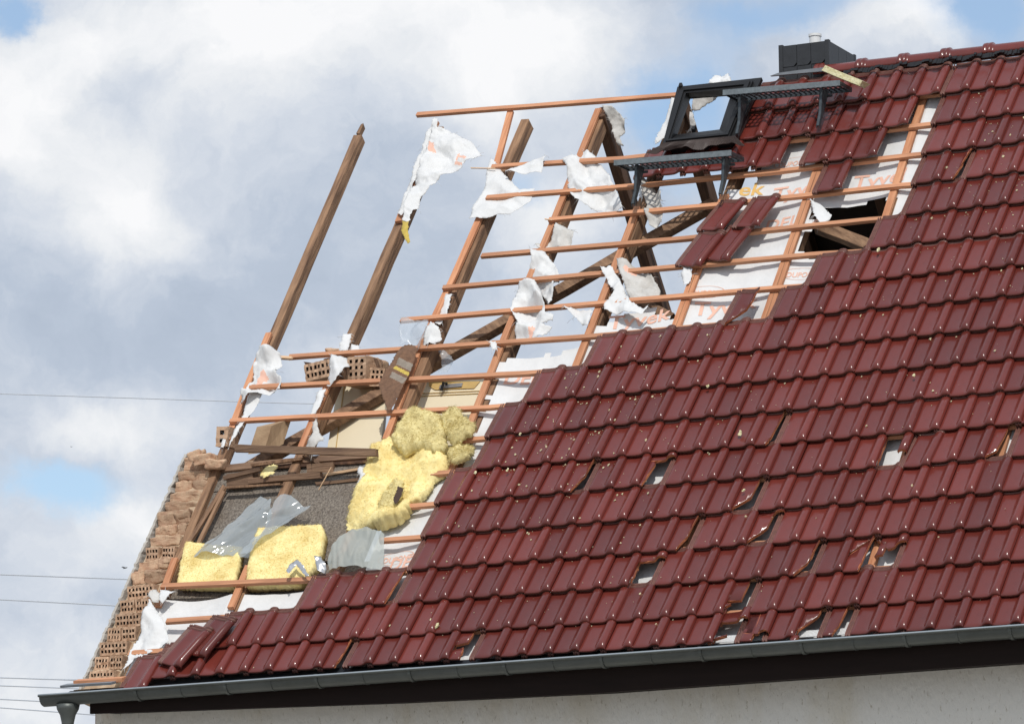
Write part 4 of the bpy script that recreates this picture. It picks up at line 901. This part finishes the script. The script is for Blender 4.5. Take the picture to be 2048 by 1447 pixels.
# outer crust of broken render along the gable
bm = bmesh.new(); pr = []
for k in range(91):
    zz = -.02 + 1.93 * k / 90; pr.append((-.632 - .04 * max(0, zz) / 2 + .016 * noise.noise(Vector((k * .5, 3, 0))), gy(zz, -.15) + .02 * noise.noise(Vector((k * .9, 0, 0))), zz))
ra = [[bm.verts.new(q) for q in ((x - .004, y, z), (x + .010, y + .01, z), (x + .010, y + .5, z), (x - .004, y + .5, z))] for x, y, z in pr]
for a, b in zip(ra[:-1], ra[1:]):
    for q in range(4): bm.faces.new((a[q], a[(q + 1) % 4], b[(q + 1) % 4], b[q]))
bm.faces.new(ra[0]); bm.faces.new(ra[-1]); part('render_crust', bm, M_crust, gable)
# loose brick lumps in the attic and by the rafters
def chunk(x, y, yy, w, h, d, nx, nz, rot, label, seed=0, lump=False):
    me = lump_brick(w, h, d, seed) if lump else hollow_brick(w, h, d, nx, nz, seed=seed)
    o = link('hollow_brick' if not lump else 'brick_lump', me, [M_brickh, M_hole] if not lump else M_brick, None, lump); o.location = ONY(x, y, yy); o.rotation_euler = rot; tag(o, label, 'brick'); return o
chunk(637, 757, 2.3, .24, .13, .20, 6, 2, (.1, -.08, -.15), 'hollow brick with two rows of holes, leftmost of the lumps behind the second rafter', 1)
chunk(668, 748, 2.34, .14, .13, .2, 3, 2, (.1, -.1, .1), 'short hollow brick directly right of the leftmost lump under the batten', 2)
chunk(712, 770, 2.2, .17, .22, .22, 3, 4, (0, .02, -.1), 'tall hollow brick with four rows of holes right of the second rafter', 3)
chunk(748, 772, 2.25, .15, .14, .22, 4, 3, (0, .1, .1), 'hollow brick with round holes next to the brown wool cloth', 4)
chunk(730, 766, 2.36, .12, .20, .2, 1, 1, (0, .2, 0), 'mortar-covered brick lump wedged between the two perforated bricks', 5, True)
chunk(662, 712, 2.4, .14, .06, .15, 1, 1, (0, .1, 0), 'flat mortar lump on top of the bricks above the batten', 6, True)
chunk(443, 892, 1.75, .10, .15, .12, 1, 2, (0, .05, 0), 'hollow brick end poking out left of the leftmost rafter', 7)
bm = bmesh.new(); p0 = ONY(541, 872, 1.8); box_axes(bm, p0, X * .06, Vector((.04, .08, .03)), Vector((.025, .02, .10)), .012)
tag(link('wood_block', mesh_of(bm, 'wood_block'), mat('sawn_block_wood', (.50, .35, .21), .85, col2=(.26, .16, .09), vscale=4, vec_scale=(1, 6, 1), bump=.4)), 'tilted brown wood block between the two left rafters above the attic rail', 'wood block')
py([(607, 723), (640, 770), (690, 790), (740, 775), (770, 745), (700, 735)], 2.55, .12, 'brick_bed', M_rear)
# brick clumps crowning the gable stump
for k, (x, y, w, h) in enumerate(((386, 922, .09, .075), (402, 930, .14, .08), (422, 938, .12, .07))):
    me = lump_brick(w, h, .16, k * 7); o = link('brick', me, M_brick, gable, True); o.location = ONY(x, y, 1.52) ; o.rotation_euler = (.1, -.2 + k * .15, .1)
# ---------------------------------------------------------------- skylight frame
sk = bmesh.new(); o4 = [UV(x, y, .03) for x, y in ((1361, 177), (1506, 162), (1459, 274), (1330, 287))]; i4 = [UV(x, y, .03) for x, y in ((1384, 198), (1466, 190), (1440, 250), (1358, 267))]
def ringf(bm, oo, ii, n0, n1):
    A = [[bm.verts.new(RP(u, v, n)) for u, v in q] for q, n in ((oo, n0), (ii, n0), (ii, n1), (oo, n1))]
    for a, b in zip(A, A[1:] + A[:1]):
        for k in range(4): bm.faces.new((a[k], a[(k + 1) % 4], b[(k + 1) % 4], b[k]))
ib = [UV(x, y, -.08) for x, y in ((1381, 197), (1461, 192), (1439, 259), (1355, 269))]
i4 = [(p[0] + (q[0] - p[0]) * .72, p[1] + (q[1] - p[1]) * .72) for p, q in zip(o4, [UV(x, y, .035) for x, y in ((1376, 190), (1474, 182), (1446, 264), (1346, 276))])]
A_ = [[sk.verts.new(RP(u, v, n)) for u, v in q] for q, n in ((o4, .035), (i4, .035), (ib, -.08), (o4, -.08))]
for a, b in zip(A_, A_[1:] + A_[:1]):
    for k in range(4): sk.faces.new((a[k], a[(k + 1) % 4], b[(k + 1) % 4], b[k]))
skf = part('skylight_frame', sk, M_black)
bm = bmesh.new()
def lerp4(a, b, t): return [(p[0] + (q[0] - p[0]) * t, p[1] + (q[1] - p[1]) * t) for p, q in zip(a, b)]
ringf(bm, lerp4(o4, i4, .2), lerp4(o4, i4, .7), .05, .03); part('sash_rim', bm, M_black, skf)
bm = bmesh.new(); ringf(bm, lerp4(o4, i4, -.7), lerp4(o4, i4, .12), .012, -.02); part('window_flashing', bm, M_black, skf)
bm = bmesh.new()
bm.free()
for x, y in ((1362, 172), (1388, 258)):
    bm = bmesh.new(); q = RP(*UV(x, y, .05), .05); box_axes(bm, q, X * .012, S * .02, NN * .015, .004); part('window_hinge', bm, M_black, skf)
bm = bmesh.new(); vs = []   # pleated apron below the window
for i in range(121):
    t = i / 120; xa, ya = 1330 + (1470 - 1330) * t, 286 - 14 * t; xb, yb = 1292 + (1490 - 1292) * t, 306 - 18 * t + 4 * math.sin(t * 14)
    pl = .006 * (i % 2)
    roll = .02 * max(0, math.cos(2 * math.pi * (UV(xb, yb, 0)[0] / GW)))
    vs.append([bm.verts.new(RP(*UV(xa, ya, .04), .04 + pl)), bm.verts.new(RP(*UV((xa + xb) / 2, (ya + yb) / 2, .035), .035 + pl + roll * .6)), bm.verts.new(RP(*UV(xb, yb, .02), .02 + pl + roll))])
for a, b in zip(vs[:-1], vs[1:]): bm.faces.new((a[0], a[1], b[1], b[0])); bm.faces.new((a[1], a[2], b[2], b[1]))
o = part('pleated_apron', bm, M_lead, skf); sm = o.modifiers.new('t', 'SOLIDIFY'); sm.thickness = .004
# ---------------------------------------------------------------- roof steps
def step(x0, y0, x1, y1, feet, D=.25, label=''):
    A = RP(*UV(x0, y0, .225), .225); B = RP(*UV(x1, y1, .225), .225); z = (A.z + B.z) / 2; yf = (A.y + B.y) / 2; xa, xb = A.x, B.x; tl = (B.z - A.z)
    R0 = Matrix.Translation((xa, yf, A.z)) @ Matrix.Rotation(-math.atan2(tl, xb - xa), 4, 'Y'); L = xb - xa
    root = bmesh.new(); box(root, 0, L, 0, .004, -.018, .018); box(root, 0, L, D - .004, D, -.018, .018)
    n = int(L / .04)
    box(root, 0, L, .005, D - .005, .0, .004) if False else None
    for k in range(3):
        yy = .05 + k * .065; box(root, 0, L, yy, yy + .018, .002, .006)
    for k in range(n + 1):
        xx = k * (L - .012) / n; box(root, xx, xx + .014, .0045, D - .0045, -.004, .0015)
    for xx in (0, L - .004): box(root, xx, xx + .004, .0045, D - .0045, -.016, .016)
    bmesh.ops.transform(root, matrix=R0, verts=root.verts[:])
    o = part('roof_step', root, M_zincl)
    fb_ = bmesh.new(); box(fb_, -.004, L + .004, -.003, -.0005, -.021, .021); bmesh.ops.transform(fb_, matrix=R0, verts=fb_.verts[:]); part('step_flange', fb_, M_flange, o)
    for fx, fy in feet:
        F = RP(*UV(fx, fy, .008), .008); u = F.x; vf = F.dot(S); back = R0 @ Vector((u - xa, D, -.02)); fr = R0 @ Vector((u - xa, .03, -.02))
        bm = bmesh.new(); up_ = RP(u, vf + .33, .008)
        fr = R0 @ Vector((u - xa, D * .30, -.012)); back = R0 @ Vector((u - xa, D * .80, -.012))
        plate = [F - S * .03, F - S * .02 + NN * .022, F + S * .10 + NN * .05, fr, back, F + S * .10 + NN * .012]
        pl2 = [Vector((u, q.y, q.z)) for q in plate]
        a = [bm.verts.new(q - X * .013) for q in pl2]; b = [bm.verts.new(q + X * .013) for q in pl2]
        # open channel: side cheeks and an outer web
        for s_ in (a, b):
            c = [bm.verts.new(v.co + (X * .004 if s_ is a else X * -.004)) for v in s_]
            bm.faces.new(s_); bm.faces.new(c[::-1])
            for i in range(6): bm.faces.new((s_[i], s_[(i + 1) % 6], c[(i + 1) % 6], c[i]))
        for i in (1, 2): bm.faces.new((a[i], a[i + 1], b[i + 1], b[i]))
        box_axes(bm, F + S * .02 + NN * .012, X * .014, S * .03, NN * .006)
        q = Vector((u + .03, back.y - .03, back.z - .04)); tube(bm, [q - X * .05, q + X * .02], .011, 8)
        part('step_bracket', bm, M_zincl, o)
    return o
step(1448, 186, 1678, 165, [(1476, 268), (1638, 252)]); step(1230, 326, 1461, 305, [(1268, 408), (1443, 388)])
# ---------------------------------------------------------------- chimney
cy0 = 4.02; A = ONY(1558, 93, cy0); B = ONY(1657, 80, cy0); bz = 4.62; tz = (A.z + B.z) / 2 + .0
ch = empty('chimney', ((A.x + B.x) / 2, cy0 + .28, bz)); ch.parent = house; ch.matrix_parent_inverse = HI
CI = Matrix.Translation(-Vector(ch.location))
x0, x1, y0, y1 = A.x, B.x, cy0, cy0 + .56
def cpart(name, bm, m): o = link(name, mesh_of(bm, name), m); o.parent = ch; o.matrix_parent_inverse = CI; return o
bm = bmesh.new(); box(bm, x0 + .012, x1 - .012, y0 + .012, y1 - .012, bz, tz - .006); cpart('chimney_core', bm, M_slate)
for k in range(3):
    w = (x1 - x0 - .06) / 3; bm = bmesh.new(); xa = x0 + .03 + k * w
    vs = [(xa + .002, tz - .004), (xa + w - .002, tz - .004), (xa + w - .002, tz - .145), (xa + w - .028, tz - .172), (xa + .002, tz - .172)]
    a = [bm.verts.new((x_, y0 - .001 - .001 * k, z_)) for x_, z_ in vs]; b = [bm.verts.new((x_, y0 + .011, z_)) for x_, z_ in vs]; bm.faces.new(a); bm.faces.new(b[::-1])
    for i in range(5): bm.faces.new((a[i], b[i], b[(i + 1) % 5], a[(i + 1) % 5]))
    cpart('slate_panel', bm, M_slate)
    bm = bmesh.new(); box(bm, xa + .002, xa + w - .002, y0 + .001, y0 + .0115, bz + .01, tz - .176); cpart('slate_panel', bm, M_slate)
for k in range(3):
    w = (y1 - y0 - .06) / 3; ya = y0 + .03 + k * w; bm = bmesh.new(); box(bm, x1 - .0115, x1 + .001, ya + .002, ya + w - .002, bz, tz - .004); cpart('slate_panel', bm, M_slate)
    bm = bmesh.new(); box(bm, x0 - .001, x0 + .0115, ya + .002, ya + w - .002, bz, tz - .004); cpart('slate_panel', bm, M_slate)
for xx, yy in ((x0, y0), (x1 - .028, y0), (x1 - .028, y1 - .028), (x0, y1 - .028)):
    bm = bmesh.new(); box(bm, xx - .003, xx + .031, yy - .004, yy + .031, bz, tz + .006); cpart('corner_trim', bm, M_slate)
bm = bmesh.new(); c = ONY(1630, 69, cy0 + .28); tube(bm, [(c.x, cy0 + .28, tz - .1), (c.x, cy0 + .28, c.z - .02), (c.x, cy0 + .28, c.z - .019), (c.x, cy0 + .28, c.z)], [.045, .045, .051, .051], 20); o = cpart('flue_pipe', bm, M_white)
bm = bmesh.new(); p = [RP(*UV(x, y, .0), .0) for x, y in ((1545, 156), (1655, 143), (1654, 134), (1552, 148))]
py([(1540, 152), (1653, 142), (1656, 134), (1600, 140), (1556, 146)], 3.92, .03, 'lead_apron', M_leadg)
# ---------------------------------------------------------------- displaced tiles that lie loose
def loose(x, y, n, rz, label, dv=0, du=0, tilt=TILT, me=None, name='loose_tile', group=None, rx=0):
    u, v = UV(x, y, n); o = bpy.data.objects.new(name, me or TILE); C.objects.link(o); o.matrix_world = tile_mw(u + du, v + dv, n - .036, rz=rz, tilt=tilt, rx=rx); tag(o, label, 'roof tile', group); return o
G_ = 'displaced tiles hanging off the battens'
loose(1436, 449, 0, R_(-13), 'upper left tile of the slipped foursome under the lower roof step', group=G_)
loose(1509, 441, .012, R_(-9), 'upper right tile of the slipped foursome, its ribbed head showing', group=G_)
loose(1392, 522, -.02, R_(-16), 'lowest left tile of the slipped foursome', group=G_, tilt=.02)
loose(1447, 511, -.022, R_(-17), 'lower right tile of the slipped foursome, tucked below the ribbed one', group=G_, tilt=.02)
loose(352, 1322, .035, R_(-20), 'loose tile lying askew at the lowest left corner with a bright roll', group=G_, tilt=.02)
loose(402, 1302, .035, R_(-18), 'loose tile lying askew right of the corner one beside the short batten', group=G_, tilt=.02)
loose(1486, 640, -.01, R_(-7), 'single broken tile wedge standing alone above the long tile row', group=G_, me=broken([[(-.95, .0, -.10, .62), (-.12, .2, -.10, 1.3)]]), name='tile_fragment', tilt=.01)
loose(1584, 1268, .01, R_(70), 'tile shard lying in the gutter below the gap in the first row', group=G_, me=broken([[(-.6, -.1, -.5, 1.3), (.2, .45, -1.2, .40), (-1.2, .3, .2, .25)]]), name='tile_fragment', tilt=0, du=.16, dv=.11)
# ---------------------------------------------------------------- wool flecks stuck on the tiles
fb = bmesh.new(); rr = random.Random(11)
for k in range(520):
    while True:
        r = rr.choice(range(0, 17)); c = rr.uniform(FIRST[r], LASTC[r]); u, v = c * GW, ROWS[r]
        dens = math.exp(-((u - 2.4) / 1.0) ** 2 - ((v - 1.9) / 1.2) ** 2) + .12
        if rr.random() < dens: break
    ci = math.ceil(c); lx = rr.uniform(-.16, -.05); ly = rr.uniform(.02, .30) if rr.random() < .6 else rr.uniform(.27, .325)
    p0 = tile_mw(ci * GW, ROWS[r]) @ Vector((lx, ly, .002)); s_ = rr.choice((.0018, .0025, .003, .0035, .004, .008)) * rr.uniform(.7, 1.2)
    vs = []
    for q in range(6):
        a = q / 6 * 6.283; rad = s_ * rr.uniform(.5, 1.5); vs.append(fb.verts.new(p0 + X * math.cos(a) * rad + S * math.sin(a) * rad * 1.3 + NN * rr.uniform(0, .004)))
    t = fb.verts.new(p0 + NN * (s_ * .8 + .003))
    for q in range(6): fb.faces.new((vs[q], vs[(q + 1) % 6], t))
tag(link('insulation_flecks', mesh_of(fb, 'insulation_flecks'), mat('fleck_wool', (.62, .54, .34), .95, var=.2)), kind='stuff')
for x, y, s_ in ((1480, 866, .022), (1487, 980, .016), (873, 1250, .026), (1828, 750, .018), (1756, 500, .02), (1415, 773, .018), (1405, 776, .016), (862, 1238, .012), (950, 945, .016), (1015, 940, .016), (1040, 868, .014), (1170, 1000, .01), (1380, 1110, .012)):
    pass
BIGF = bmesh.new()
for x, y, s_ in ((1480, 866, .022), (1487, 980, .016), (873, 1250, .026), (1828, 750, .016), (1756, 500, .02), (1415, 773, .018), (862, 1238, .012), (950, 945, .016), (1015, 940, .016), (1040, 868, .014)):
    p0 = RP(*UV(x, y, -.03), -.03)
    for q in range(9):
        a = rr.uniform(0, 6.28); L = s_ * rr.uniform(.3, 1); q0 = p0 + X * math.cos(a) * L * .5 + S * math.sin(a) * L; box_axes(BIGF, q0, X * s_ * .22, S * s_ * .3, NN * s_ * .2, s_ * .15)
tag(link('wool_tufts', mesh_of(BIGF, 'wool_tufts'), M_foam), kind='stuff')
# ---------------------------------------------------------------- power lines and birds
WL = ['overhead wire, highest of the set, level with the middle of the leftmost rafter', 'overhead wire just left of the gable stump, second from the top', 'overhead wire passing behind the lower gable stump, third from the top',
      'overhead wire above the gutter end, upper of the close pair', 'overhead wire above the gutter end, lower of the close pair', 'overhead wire behind the downpipe, second from the bottom', 'overhead wire behind the downpipe, lowest of all']
for k, (a, b) in enumerate((((0, 787), (640, 812)), ((0, 1148), (275, 1160)), ((0, 1198), (255, 1213)), ((0, 1354), (130, 1359)), ((0, 1370), (115, 1375)), ((0, 1397), (85, 1402)), ((0, 1414), (85, 1421)))):
    yy = 30 + k * .8; A, B = ONY(*a, yy), ONY(*b, yy); d = (B - A) / (B.x - A.x); bm = bmesh.new()
    pts = [A + d * t + Vector((0, 0, (t / 90) ** 2 * 9)) for t in range(-60, 91, 5)]; tube(bm, pts, .011 if k else .008, 6)
    tag(link('overhead_wire', mesh_of(bm, 'overhead_wire'), M_cable), WL[k], 'power line', 'overhead wires left of the house')
def bird(x, y, yy, s, label):
    p0 = ONY(x, y, yy); bm = bmesh.new()
    tube(bm, [p0 + Vector((t, 0, .12 * t)) * s for t in (-.5, -.35, 0, .3, .45, .55)], [s * q for q in (.02, .06, .11, .10, .07, .01)], 8)
    for sg in (-1, 1):
        q = [Vector((.18, 0, .05)), Vector((-.15, 0, .02)), Vector((-.45, sg * .55, .10)), Vector((-.05, sg * .8, .16))]
        vs = [bm.verts.new(p0 + v * s) for v in q]; bm.faces.new(vs); vs2 = [bm.verts.new(p0 + (v + Vector((0, 0, .03))) * s) for v in q]; bm.faces.new(vs2[::-1])
        for i in range(4): bm.faces.new((vs[i], vs[(i + 1) % 4], vs2[(i + 1) % 4], vs2[i]))
    tag(link('bird', mesh_of(bm, 'bird'), M_bird), label, 'bird')
bird(250, 1135, 12, .055, 'larger dark flying speck of a bird between the two wires by the gable'); bird(143, 893, 12, .02, 'tiny dark bird high in the left cloud')
